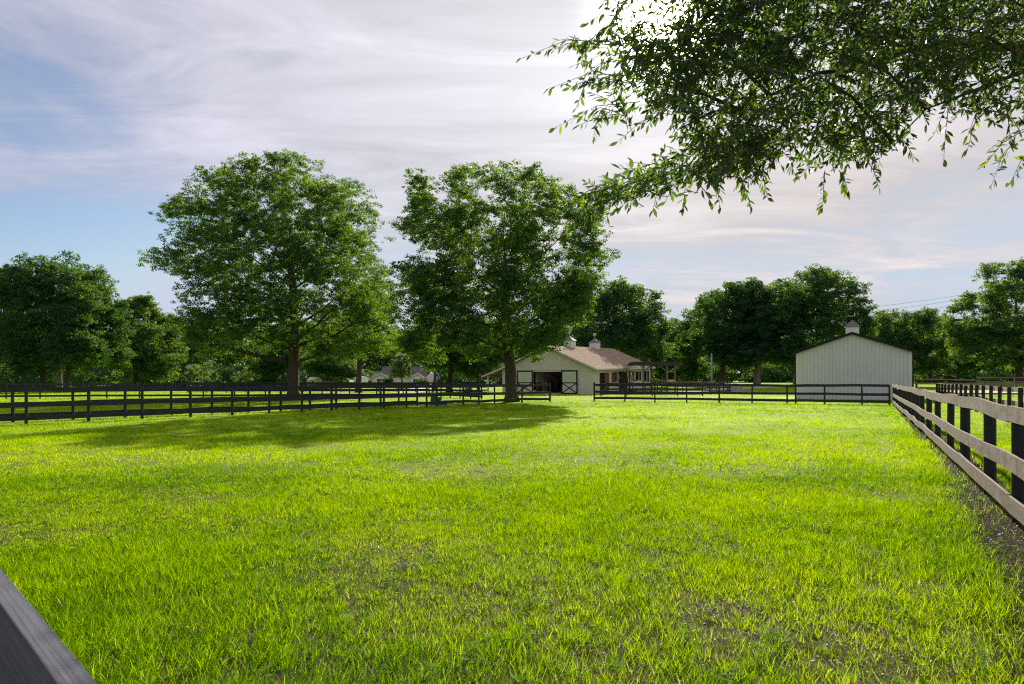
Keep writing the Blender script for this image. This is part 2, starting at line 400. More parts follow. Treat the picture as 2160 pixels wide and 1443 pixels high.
# ------------------------------------------------------------------ grass blades
def blades(name, Y0, Y1, count, hmin, hmax, width, segs, mat, extra=1.0, margin=.82, keep=None, straw=.05, tuft=26, spread=.055):
    y = np.sqrt(rng.uniform(Y0 ** 2, Y1 ** 2, count))
    x = rng.uniform(-1, 1, count) * (margin * y + extra)
    az = rng.uniform(0, 2 * np.pi, count)
    if tuft:                                             # most blades grow in tufts and splay outwards
        m = int(count * .7); g = rng.integers(0, count, max(1, m // tuft)); which = rng.integers(0, len(g), m)
        sp_ = rng.uniform(.25, 1.3, len(g)) * spread
        ox = rng.normal(0, 1, m) * sp_[which]; oy = rng.normal(0, 1, m) * sp_[which]
        cxg = x[g]; cyg = y[g]
        x[:m] = cxg[which] + ox; y[:m] = cyg[which] + oy
        az[:m] = np.arctan2(oy, ox) + rng.normal(0, .6, m)
    toff = np.zeros(count); thg = np.ones(count)
    if tuft:
        to = rng.normal(0, .10, len(g)); rare = rng.random(len(g)) < .05
        to = np.where(rare, -.30, to); th_ = np.where(rare, rng.uniform(1.2, 2.0, len(g)), rng.uniform(.7, 1.2, len(g)))
        toff[:m] = to[which]; thg[:m] = th_[which]
    tall = fbm(x, y, 2.4, 21, 3); patch = fbm(x, y, .8, 31, 2)
    k = np.ones(count, bool) if keep is None else keep(x, y, tall, patch)
    x = x[k]; y = y[k]; tall = tall[k]; patch = patch[k]; az = az[k]; toff = toff[k]; thg = thg[k]; n = len(x)
    near_left = sstep(1.5, -2.5, x) * sstep(9, 4, y)
    h = (hmin + (hmax - hmin) * np.clip((tall * .6 + patch * .4 - .28) * 2.1 + .35 * near_left, 0, 1.25)) * rng.uniform(.5, 1.25, n) * thg
    dfe = np.abs((x - fence_x(y)) * E2[1]); h = h * (1 + .7 * sstep(1.1, .5, dfe) * fbm(x, y, .9, 77, 2) * 1.4)
    z = gz(x, y) - .01
    lean = np.clip(rng.gamma(2.2, .38, n), .08, 2.1)
    dx = np.cos(az); dy = np.sin(az)
    fa = az + rng.normal(np.pi / 2, .5, n); wx = np.cos(fa); wy = np.sin(fa)
    w = width * rng.uniform(.6, 1.4, n)
    rows = []
    for i in range(segs + 1):
        t = i / segs
        a = lean * t                                     # bends over towards the tip
        up = h * (np.sin(np.maximum(lean, .05) * t) / np.maximum(lean, .05))
        out_ = h * (1 - np.cos(lean * t)) / np.maximum(lean, .05) + h * t * .35
        ww = w * (1 - t ** 1.6) + .0006
        cx = x + dx * out_; cy = y + dy * out_; cz = z + up
        rows.append(np.stack([cx - wx * ww / 2, cy - wy * ww / 2, cz], 1)); rows.append(np.stack([cx + wx * ww / 2, cy + wy * ww / 2, cz], 1))
    V = np.stack(rows, 1).reshape(-1, 3); per = 2 * (segs + 1)
    b = np.arange(n)[:, None] * per
    q = np.concatenate([np.stack([b + 2 * i, b + 2 * i + 1, b + 2 * i + 3, b + 2 * i + 2], 2) for i in range(segs)], 1).reshape(-1, 4)
    rnd = np.clip(rng.normal(.43, .19, n) + toff + (fbm(x, y, 3.5, 41, 3) - .5) * .95 + (fbm(x, y, .7, 43, 2) - .5) * .3 - .15 * sstep(14, 5, y), 0, .86)
    dry = sstep(.42, .30, tall) * .22 + straw
    rnd = np.where(rng.random(n) < dry, rng.uniform(.88, 1.0, n), rnd)
    o = np_mesh(name, V, q, mat, attrs={'rnd': np.repeat(rnd, per)})
    return o


def bare(x, y):
    """0 full turf .. 1 bare soil"""
    d = (x - fence_x(y)) * E2[1]
    wid = .16 + .5 * fbm(x, y, 1.1, 3) + .6 * sstep(16, 6, y) * (d < 0) + .40 * (d > 0)
    wid = wid * (sstep(46, 20, y) * .7 + .3)
    s = sstep(1.0, .35, np.abs(d) / np.maximum(wid, .05))
    worn = sstep(.50, .32, fbm(x, y, .55, 51, 3)) * sstep(-1.5, 1.5, x) * sstep(10, 6, y) * .34
    worn2 = sstep(.38, .24, fbm(x, y, .5, 61, 2)) * sstep(13, 5, y) * .36
    thin = sstep(-2.2, 2.0, x) * sstep(8.8, 4.2, y) * .34 * (.5 + .9 * sstep(.35, .65, fbm(x, y, .8, 57, 3)))
    return np.clip(np.maximum.reduce([s * (.80 + .25 * fbm(x, y, .35, 91, 2)), worn, worn2]) + thin, 0, .97)


def keep_between(a0, a1, b0, b1):
    """keep blades inside a zone whose two ends fade into the next zone"""
    def k(x, y, tall, patch):
        return (rng.random(len(x)) > bare(x, y)) & (rng.random(len(x)) < sstep(a0, a1, y) * (1 - sstep(b0, b1, y)))
    return k

g1 = blades('grass', 2.6, 14, 900000, .035, .125, .0038, 3, M['grass'], keep=keep_between(1, 2, 7.5, 14))
tag(g1, 'lush lime green paddock grass with bare patches near the camera', 'grass', kind='stuff')
g0 = blades('thatch', 2.6, 12, 300000, .028, .06, .0045, 2, M['thatch'], keep=lambda x, y, t, p: rng.random(len(x)) > .75 * sstep(.9, .2, np.abs((x - fence_x(y)) * E2[1])), tuft=14, spread=.05)
tag(g0, 'low matted thatch of short and dry grass under the taller blades', 'grass', kind='stuff')
g2 = blades('grass', 7.5, 28, 760000, .035, .115, .0066, 2, M['grass'], keep=keep_between(7.5, 14, 16, 28))
tag(g2, 'sunlit lime green grass in the middle of the paddock', 'grass', kind='stuff')
g3 = blades('grass', 16, 62, 520000, .045, .11, .014, 2, M['grass'], keep=keep_between(16, 28, 44, 62), tuft=18, spread=.10)
tag(g3, 'far paddock grass running up to the black fences', 'grass', kind='stuff')
g4 = blades('grass', 44, 125, 180000, .06, .13, .05, 1, M['grass'], tuft=0, keep=lambda x, y, t, p: (rng.random(len(x)) < sstep(44, 62, y)) & (rng.random(len(x)) > bare(x, y)) & ~((np.abs(x - (9.7 - .887 * 6 + .46 * (y - 83))) < 9.5) & (y > 78) & (y < 108)) & ~((x > 24.5) & (x < 42) & (y > 56) & (y < 74)) & (fbm(x, y, 8, 71) > .2))
tag(g4, 'grass of the yards and paddocks beyond the fences', 'grass', kind='stuff')


def flakes(name, pts, smin, smax, mat):
    n = len(pts)
    a = rng.uniform(0, 2 * np.pi, n); tilt = rng.normal(0, .45, n); t2 = rng.normal(0, .35, n)
    l = rng.uniform(smin, smax, n); w = l * rng.uniform(.25, .6, n)
    u = np.stack([np.cos(a) * np.cos(tilt), np.sin(a) * np.cos(tilt), np.sin(tilt)], 1) * l[:, None]
    v = np.stack([-np.sin(a) * np.cos(t2), np.cos(a) * np.cos(t2), np.sin(t2)], 1) * w[:, None]
    V = np.stack([pts - u, pts + v * .8, pts + u, pts - v], 1).reshape(-1, 3)
    b = np.arange(n)[:, None] * 4
    return np_mesh(name, V, b + np.arange(4)[None], mat, attrs={'rnd': np.repeat(rng.random(n), 4)})

n = 260000
y = np.sqrt(rng.uniform(2.6 ** 2, 15 ** 2, n)); x = rng.uniform(-.6, 1, n) * (.85 * y + .8)
k = rng.random(n) < np.clip(bare(x, y) * .85 - .05, 0, .6)
x = x[k]; y = y[k]
lit = flakes('leaf_litter', np.stack([x, y, rng.uniform(.006, .03, len(x))], 1), .004, .015, M['chips'])
tag(lit, 'pale dry leaves and wood flakes scattered over bare soil', 'leaf litter', kind='stuff')

# broad leaved weeds between the blades
def weed_mesh(name, n, Y0, Y1, mat, hgt):
    y = np.sqrt(rng.uniform(Y0 ** 2, Y1 ** 2, n)); x = rng.uniform(-1, 1, n) * (.8 * y)
    Vs = []; rn = []
    for xi, yi in zip(x, y):
        m = rng.integers(5, 11); a = rng.uniform(0, 2 * np.pi, m); r = rng.uniform(.02, .07, m); zz = rng.uniform(.03, hgt, m)
        c = np.stack([xi + np.cos(a) * r, yi + np.sin(a) * r, zz], 1)
        u = np.stack([np.cos(a), np.sin(a), rng.uniform(-.2, .6, m)], 1) * rng.uniform(.018, .035, (m, 1))
        v = np.stack([-np.sin(a), np.cos(a), rng.normal(0, .2, m)], 1) * rng.uniform(.010, .018, (m, 1))
        Vs.append(np.stack([c - u, c + v, c + u, c - v], 1).reshape(-1, 3)); rn.append(np.repeat(rng.uniform(.3, .85, m), 4))
    V = np.concatenate(Vs); b = np.arange(len(V) // 4)[:, None] * 4
    return np_mesh(name, V, b + np.arange(4)[None], mat, attrs={'rnd': np.concatenate(rn)})

w1 = weed_mesh('clover', 900, 3.2, 13, M['weed'], .09)
tag(w1, 'broad leaved clover and weeds growing through the grass', 'weeds', kind='stuff')


# ------------------------------------------------------------------ fences
def board(name, mat, parent, P, w, t, nrm, z0s):
    """one plank: P list of (x,y) along its run, z0s its centre heights; nrm thickness direction"""
    P = np.asarray(P, float); n = len(P); z = np.asarray(z0s, float)
    d = np.concatenate([[0], np.cumsum(np.linalg.norm(np.diff(P, axis=0), axis=1))])
    o = np.array([nrm[0], nrm[1]]) * t / 2
    V = []; UV = []
    cs = [(-1, -1), (-1, 1), (1, 1), (1, -1)]
    for a, (sx, sz) in enumerate(cs):
        for i in range(n):
            V.append((P[i, 0] + o[0] * sx, P[i, 1] + o[1] * sx, z[i] + sz * w / 2)); UV.append((d[i], a * .25 + sz * w / 2))
    V = np.array(V); Q = []
    for a in range(4):
        b_ = (a + 1) % 4
        for i in range(n - 1): Q.append((a * n + i, a * n + i + 1, b_ * n + i + 1, b_ * n + i))
    Q.append((0, n, 2 * n, 3 * n)); Q.append((n - 1, 4 * n - 1, 3 * n - 1, 2 * n - 1))
    return np_mesh(name, V, Q, mat, parent, uv=np.array(UV))


def round_post(name, mat, parent, x, y, z, h, r, lean=(0, 0), sq=False):
    m = MB(); n = 4 if sq else 12
    m.tube([(x, y, z - .15), (x + lean[0] * .5, y + lean[1] * .5, z + h * .5), (x + lean[0], y + lean[1], z + h - .012), (x + lean[0], y + lean[1], z + h)],
           [r, r * .98, r * .97, r * .88], n=n)
    return m.build(name, mat, parent, smooth=False)


RAILZ = (1.32, .74, .25)

def fence(label, P0, P1, spacing, side, rail_mat, post_mat=None, rails=RAILZ, w=.185, t=.032, h=1.38, r=.065, wob=.02, group=None,
          ts=None, postless=False, span=2, lat=.0, square=False, tall_ends=()):
    """a run of post and board fence: root empty at its first post, every post and every board a part"""
    P0 = np.array(P0, float); P1 = np.array(P1, float)
    D = P1 - P0; Ln = np.linalg.norm(D); d = D / Ln; nrm = np.array([-d[1], d[0]]) * side
    root = thing('fence', label, 'fence', (P0[0], P0[1], float(gz(*P0))), group=group)
    zr = float(gz(*P0))
    if ts is None:
        k = max(1, int(round(Ln / spacing))); ts = [Ln * i / k for i in range(k + 1)]
    ts = sorted(ts)
    for i, s in enumerate(ts):
        p = P0 + d * s; hh = h + random.uniform(-.03, .03)
        if i in tall_ends: hh += .16
        round_post('post', post_mat or M['post'], root, p[0] - P0[0], p[1] - P0[1], float(gz(*p)) - zr, hh, r * random.uniform(.92, 1.08) * (1.25 if i in tall_ends else 1),
                   (random.uniform(-.015, .015), random.uniform(-.015, .015)), sq=square)
    off = r + t / 2 + .004
    jit = [random.uniform(-wob, wob) for _ in ts]
    for ri, zc in enumerate(rails):
        jit = [random.uniform(-wob, wob) for _ in ts]
        i = 0
        first = True
        while i < len(ts) - 1:
            j = min(len(ts) - 1, i + (span - (ri % 2) if first and span > 1 and ri % 2 else span)); first = False
            nseg = max(2, int((ts[j] - ts[i]) / .45)) if wob > .021 else (j - i)
            ss = np.linspace(ts[i] + .004, ts[j] - .004, nseg + 1)
            zz = np.interp(ss, ts, jit)
            bow = random.uniform(-1, 1) * wob * .9
            zz = zz + bow * np.sin(np.linspace(0, 2 * math.pi, len(ss)) + random.random() * 6)
            pp = P0 + d * ss[:, None] + nrm * off
            pp = pp + nrm * (lat * random.uniform(.3, 1) * np.sin(np.linspace(0, math.pi * random.choice((1, 2)), len(ss))))[:, None] * .4
            gg = gz(pp[:, 0], pp[:, 1]) - zr
            board('rail', rail_mat, root, pp - P0, w * random.uniform(.95, 1.05), t, nrm, zz + zc + gg)
            i = j
    return root


def fl(px0, Y0, px1, Y1, *a, **k): return dict(P0=(gx(px0, Y0), Y0), P1=(gx(px1, Y1), Y1))

# right hand fence: weathered boards on the paddock side, black round posts behind them
yposts = [2807 / (p - 1829) * (FX0 / 1.95) for p in (2149, 2088, 2035, 2004, 1978, 1959, 1945)]
y0 = 3.2
ts = [(yy - y0) / E2[1] for yy in [3.2, 5.7] + yposts]
while ts[-1] + 2.4 < (CORNER_Y - y0) / E2[1]: ts.append(ts[-1] + 2.42)
ts[-1] = (CORNER_Y - y0) / E2[1] - .12
fence('weathered grey board fence with round black posts along the right edge of the paddock',
      (fence_x(y0), y0), (fence_x(CORNER_Y), CORNER_Y), 2.44, 1, M['grey_wood'], rails=(1.32, .72, .25), w=.19, r=.078, wob=.022, ts=ts, lat=.05, t=.035)

# lane fence parallel to it
yl0, yl1 = 22.0, 58.0
fence('second grey board fence across the narrow lane, posts standing in front of its rails',
      (fence_x(yl0) + 4.1, yl0), (fence_x(yl1) + 4.1, yl1), 2.44, -1, M['grey_wood'], w=.2, r=.085, wob=.02, h=1.42)

cx, cy = fence_x(CORNER_Y), CORNER_Y
def along(px):
    k = (px - 1080) / F
    s = (cx - cy * k) / (E1[0] + k * -E1[1])
    return s
far = [1885, 1819, 1740, 1679, 1661, 1587, 1517.5, 1449, 1382, 1319, 1254]
fts = [along(p) for p in far]
pend = np.array([cx, cy]) - E1 * fts[-1]
fence('black three rail fence across the far side of the paddock before the pale shed',
      (cx - .25, cy + .1), pend, 2.4, 1, M['black_wood'], ts=[max(0, f - .25) for f in fts], r=.06, wob=.02, tall_ends=(10,))

# left boundary, front run: from the left edge of the frame to the gate post beside the big oak
lf = [(55.5, 895), (187, 890), (300, 885), (402, 880), (490, 877), (568, 872), (636.6, 869.5), (699.5, 866), (758, 863), (809.5, 861), (857, 858.5), (900, 857), (921, 856), (977, 852), (1010, 850), (1043, 848.5), (1101, 846.5), (1160, 845)]
A = np.array([gx(55.5, 26.4), 26.4]); B = np.array([gx(1160, 54.0), 54.0])
dAB = (B - A) / np.linalg.norm(B - A)
def along_left(px, A=A, d=dAB):
    k = (px - 1080) / F
    return (A[0] - k * A[1]) / (k * d[1] - d[0])
A2 = A - dAB * 7.4
lts = [0., 2.46, 4.93] + [7.4 + along_left(p[0]) for p in lf]
fence('long black three rail fence slanting across the left paddock to the oak',
      A2, B, 2.4, -1, M['black_wood'], ts=lts, r=.065, wob=.022, tall_ends=(len(lts) - 1,))
# left boundary, back run of the double fence
off = np.array([-dAB[1], dAB[0]]) * 1.9
bp = [27, 154, 264, 361, 447, 524, 592, 653.7, 709, 758, 803, 841, 880]
Ab = A2 + off
bts = [0.] + [along_left(p, Ab, dAB) for p in bp]
fence('black fence running just behind the left boundary fence, making a narrow double row',
      Ab, Ab + dAB * (bts[-1] + .02), 2.4, 1, M['black_wood'], ts=bts, r=.065, wob=.022)

# farther fences
f = fl(-60, 62, 560, 66); fence('black paddock fence farther back on the left before the three oak trunks', f['P0'], f['P1'], 3.0, -1, M['black_wood'], wob=.015)
f = fl(395, 92, 1030, 96); fence('distant black fence below the house and behind the large left oak', f['P0'], f['P1'], 2.6, -1, M['black_wood'], wob=.012, span=3)
f = fl(560, 66, 905, 70); fence('black fence continuing behind the left oak trunk towards the drive', f['P0'], f['P1'], 2.8, -1, M['black_wood'], wob=.015)
f = fl(912, 70, 1016, 60); fence('short black fence between the drive and the lean-to of the barn', f['P0'], f['P1'], 2.5, 1, M['black_wood'], wob=.015)
f = fl(1268, 72, 1482, 73); fence('black yard fence beside the barn stalls, behind the far paddock fence', f['P0'], f['P1'], 2.5, -1, M['black_wood'], wob=.015)
f = fl(1395, 92, 1535, 88); fence('brown topped pen fence near the pale green pole', f['P0'], f['P1'], 2.6, -1, M['brown_wood'], wob=.015)
f = fl(1482, 80, 1540, 86); fence('dark pen fence beside the grey covered bale', f['P0'], f['P1'], 2.2, -1, M['black_wood'], wob=.015)
f = fl(1932, 92, 2056, 90); fence('grey weathered pen fence right of the white shed, highest rails in the distance', f['P0'], f['P1'], 2.8, -1, M['grey_wood'], w=.16, wob=.02)
f = fl(2058, 99, 2320, 97); fence('brown distant fence under the far right oak', f['P0'], f['P1'], 2.9, -1, M['brown_wood'], wob=.02)
f = fl(1934, 74, 2300, 70); fence('grey brown arena fence seen over the lane fence', f['P0'], f['P1'], 2.7, -1, M['brown_wood'], wob=.02)

# the fence the photographer leans on: its top board crosses the lower left corner
nr = thing('fence', 'faded black fence board blurred in the bottom left corner of the photo', 'fence', (-2.9, 3.2, 0))
dn = np.array([1, -1]) / math.sqrt(2); nn = np.array([1, 1]) / math.sqrt(2)
zt = 1.34
for zc in (zt - .075, zt - .60, zt - 1.09):
    ss = np.linspace(-6.2, 4.9, 31); base = np.array([.2975 / 2, .2975 / 2])
    pp = base + dn * (ss - 4.4 + .2)[:, None]
    board('rail', M['near_wood'], nr, pp - np.array([-2.9, 3.2]), .15, .033, nn, zc + .006 * np.sin(ss * 3.1))
for sgm in (-10.2, -7.4, -5.0, -2.6, .55):
    p = base + dn * sgm + nn * .085
    round_post('post', M['post'], nr, p[0] + 2.9, p[1] - 3.2, 0, 1.27, .06)


# ------------------------------------------------------------------ trees
def leaf_cards(C, r, per, size, flat=.65, up=.35):
    """diamond leaves gathered round clump centres"""
    n = len(C) * per
    wr = np.asarray(r) ** 2.2; idx = np.sort(rng.choice(len(C), n, p=wr / wr.sum()))
    g = rng.normal(0, 1, (n, 3)); g /= np.maximum(np.linalg.norm(g, axis=1, keepdims=True), 1e-6)
    rad = rng.random(n) ** .42
    P = C[idx] + g * (rad * r[idx])[:, None] * np.array([1, 1, flat])
    nrm = rng.normal(0, 1, (n, 3)); nrm[:, 2] += up * 2; nrm += g * .5
    nrm /= np.linalg.norm(nrm, axis=1, keepdims=True)
    a = np.cross(nrm, rng.normal(0, 1, (n, 3))); a /= np.maximum(np.linalg.norm(a, axis=1, keepdims=True), 1e-6)
    b = np.cross(nrm, a)
    s = size * rng.uniform(.6, 1.35, n)
    a *= s[:, None] * .5; b *= (s * rng.uniform(.35, .6, n))[:, None] * .5
    V = np.stack([P - a, P + b, P + a, P - b], 1).reshape(-1, 3)
    Q = np.arange(n)[:, None] * 4 + np.arange(4)[None]
    cl = rng.normal(0, .10, len(C))
    rnd = np.clip(rng.normal(.48, .16, n) + cl[idx], 0, 1)
    return V, Q, np.repeat(rnd, 4)


def crown_points(lobes, Y, D, nclump, shell=.5, x0=0.0, cy=None):
    """clump centres filling lobes given as photo ellipses, with real depth D metres either side"""
    L = np.array(lobes, float)
    area = L[:, 2] * L[:, 3]; pick = rng.choice(len(L), nclump, p=area / area.sum())
    u = rng.normal(0, 1, (nclump, 3)); u /= np.linalg.norm(u, axis=1, keepdims=True)
    rr = rng.random(nclump) ** shell * .97
    k = Y / F
    cxs = (L[:, 0] * area).sum() / area.sum(); cys = (L[:, 1] * area).sum() / area.sum()
    hx = max((np.abs(L[:, 0] - cxs) + L[:, 2]).max(), 1); hy = max((np.abs(L[:, 1] - cys) + L[:, 3]).max(), 1)
    px = L[pick, 0] + u[:, 0] * rr * L[pick, 2]; py = L[pick, 1] + u[:, 2] * rr * L[pick, 3]
    # depth: lobe thickness plus a spread that narrows towards the rim of the whole crown
    e = np.sqrt(np.clip(1 - ((px - cxs) / hx) ** 2 - ((py - cys) / hy) ** 2, .03, 1))
    side = rng.uniform(-1, 1, nclump); side = np.sign(side) * np.abs(side) ** .55
    dep = side * D * e
    X = gx(px, Y) - x0; Z = CAMH - (py - HZ) * k
    return np.stack([X, dep, Z], 1), pick


def trunk_mesh(m, pts, rad, n=12, flare=True, seed=0):
    rs = random.Random(seed); ph = rs.random() * 6
    def mk(r, amt): return lambda t: r * (1 + amt * math.sin(4 * t + ph) + amt * .6 * math.sin(7 * t + 2 * ph))
    m.tube(pts, [mk(r, .16 if (flare and i == 0) else .10 if (flare and i == 1) else .045) for i, r in enumerate(rad)], n=n)


def tree(name, label, base_px, Y, lobes, D, nclump, per, leaf, clump_r, trunk_r, mat, cat='tree', group=None, limbs=6, bark='bark', trunk_top=None, bend=0, shell=.5, limb_parts=False, spray=None):
    spray = spray or leaf * 1.75
    x0 = gx(base_px, Y); z0 = float(gz(x0, Y))
    root = thing(name, label, cat, (x0, Y, z0), group=group)
    C, pick = crown_points(lobes, Y, D, nclump, shell, x0)
    C[:, 2] -= z0
    lo = C[:, 2].min() + .2
    r = clump_r * rng.uniform(.4, 1.5, nclump)
    total = nclump * per                                  # each clump is a bunch of small leafy sprays with air between them
    ns = int(total / 26); wr = r ** 2.0
    own = rng.choice(nclump, ns, p=wr / wr.sum())
    g = rng.normal(0, 1, (ns, 3)); g /= np.linalg.norm(g, axis=1, keepdims=True)
    C2 = C[own] + g * (rng.random(ns) ** .45 * r[own])[:, None] * np.array([1.05, 1.05, .7])
    V, Q, rnd = leaf_cards(C2, spray * rng.uniform(.6, 1.4, ns), 26, leaf, flat=.55)
    np_mesh('crown', V, Q, M[mat], root, attrs={'rnd': rnd})
    L = np.array(lobes, float); area = L[:, 2] * L[:, 3]
    top = (C[:, 2].max() * .72) if trunk_top is None else trunk_top
    cxm = float(C[:, 0].mean())
    hs = np.linspace(0, 1, 9)
    pts = [(bend * math.sin(h_ * 2.4) + cxm * .35 * h_ ** 2 + .08 * math.sin(h_ * 9 + x0), .1 * math.sin(h_ * 7 + Y), -.15 + (top + .15) * h_) for h_ in hs]
    prof = [1.5, 1.08, 1.0, .93, .85, .74, .58, .40, .22]
    # root flare is short: squeeze the second ring towards the ground
    pts[1] = (pts[0][0] * .5 + pts[1][0] * .5, pts[1][1], min(pts[1][2], .75))
    m = MB(); trunk_mesh(m, pts, [trunk_r * p for p in prof], seed=int(base_px))
    tr = m.build('trunk', M[bark], root, smooth=True)
    order = np.argsort(-area)
    def limb(mm, p):
        zq = min(max(p.z * .62, lo * .9), top * .9); f_ = (zq + .15) / (top + .15)
        i = min(int(f_ * 8), 7); s = Vector(pts[i]).lerp(Vector(pts[i + 1]), f_ * 8 - i)
        r0 = trunk_r * .42 * (1.15 - f_); mid = s.lerp(p, .5) + Vector((0, 0, -.06 * (p - s).length)) + Vector((random.uniform(-.4, .4), random.uniform(-.4, .4), random.uniform(0, .5)))
        q1 = s.lerp(mid, .5) + Vector((random.uniform(-.2, .2), random.uniform(-.2, .2), random.uniform(-.1, .25)))
        q2 = mid.lerp(p, .5) + Vector((random.uniform(-.3, .3), random.uniform(-.3, .3), random.uniform(-.1, .4)))
        mm.tube([s, q1, mid, q2, p], [r0, r0 * .8, r0 * .6, r0 * .4, r0 * .12], n=6)
        for _ in range(3):                                    # side shoots
            b0 = mid.lerp(p, random.random()); b1 = b0 + Vector((random.uniform(-1, 1), random.uniform(-1, 1), random.uniform(0, .9))) * (p - s).length * .2
            mm.tube([b0, b0.lerp(b1, .5) + Vector((0, 0, .15)), b1], [r0 * .32, r0 * .2, r0 * .06], n=5)
    shared = MB()
    for q in range(limbs):
        li = order[q % len(order)]; cand = C[pick == li]
        if len(cand) == 0: continue
        p = Vector(cand[rng.integers(len(cand))])
        if limb_parts:
            mm = MB(); limb(mm, p); mm.build('limb', M[bark], root, smooth=True)
        else: limb(shared, p)
    if not limb_parts and shared.v: shared.build('branches', M[bark], root, smooth=True)
    return root


T1 = [(600, 375, 85, 48), (505, 410, 95, 62), (690, 420, 88, 62), (425, 460, 62, 58), (735, 485, 78, 68), (590, 500, 150, 105), (470, 545, 95, 75), (695, 575, 120, 85), (392, 550, 52, 36),
      (520, 640, 120, 66), (768, 590, 56, 60), (640, 665, 120, 58), (452, 690, 58, 42), (770, 665, 56, 46), (560, 705, 115, 36), (690, 712, 70, 30), (425, 722, 52, 30), (800, 722, 44, 28), (500, 738, 66, 20), (735, 742, 58, 20)]
tree('oak_tree', 'largest oak with a broad round crown, standing left of centre behind the slanting black fence', 621, 66, T1, 9.2, 1350, 270, .178, .98, .50, 'oak', limbs=18, limb_parts=True)
T2 = [(978, 392, 44, 46), (882, 415, 36, 42), (1092, 402, 78, 42), (1165, 425, 50, 34), (893, 475, 46, 44), (985, 490, 85, 58), (1095, 510, 92, 66), (1218, 480, 56, 48), (1238, 545, 42, 44), (885, 590, 52, 48),
      (960, 595, 105, 68), (1080, 610, 105, 78), (1192, 630, 56, 58), (905, 672, 62, 44), (1000, 690, 105, 52), (1112, 702, 85, 46), (1010, 738, 50, 24), (1125, 738, 42, 22), (1160, 698, 32, 36), (872, 715, 36, 28), (905, 748, 40, 18), (1222, 612, 36, 44), (1205, 655, 36, 36), (1150, 660, 46, 42)]
tree('oak_tree', 'tall oak with an uneven open crown and dark leaning trunk beside the barn gate', 1079, 53, T2, 7.0, 1150, 270, .162, .84, .42, 'oak', limbs=20, limb_parts=True, bend=-.25, trunk_top=11.5)

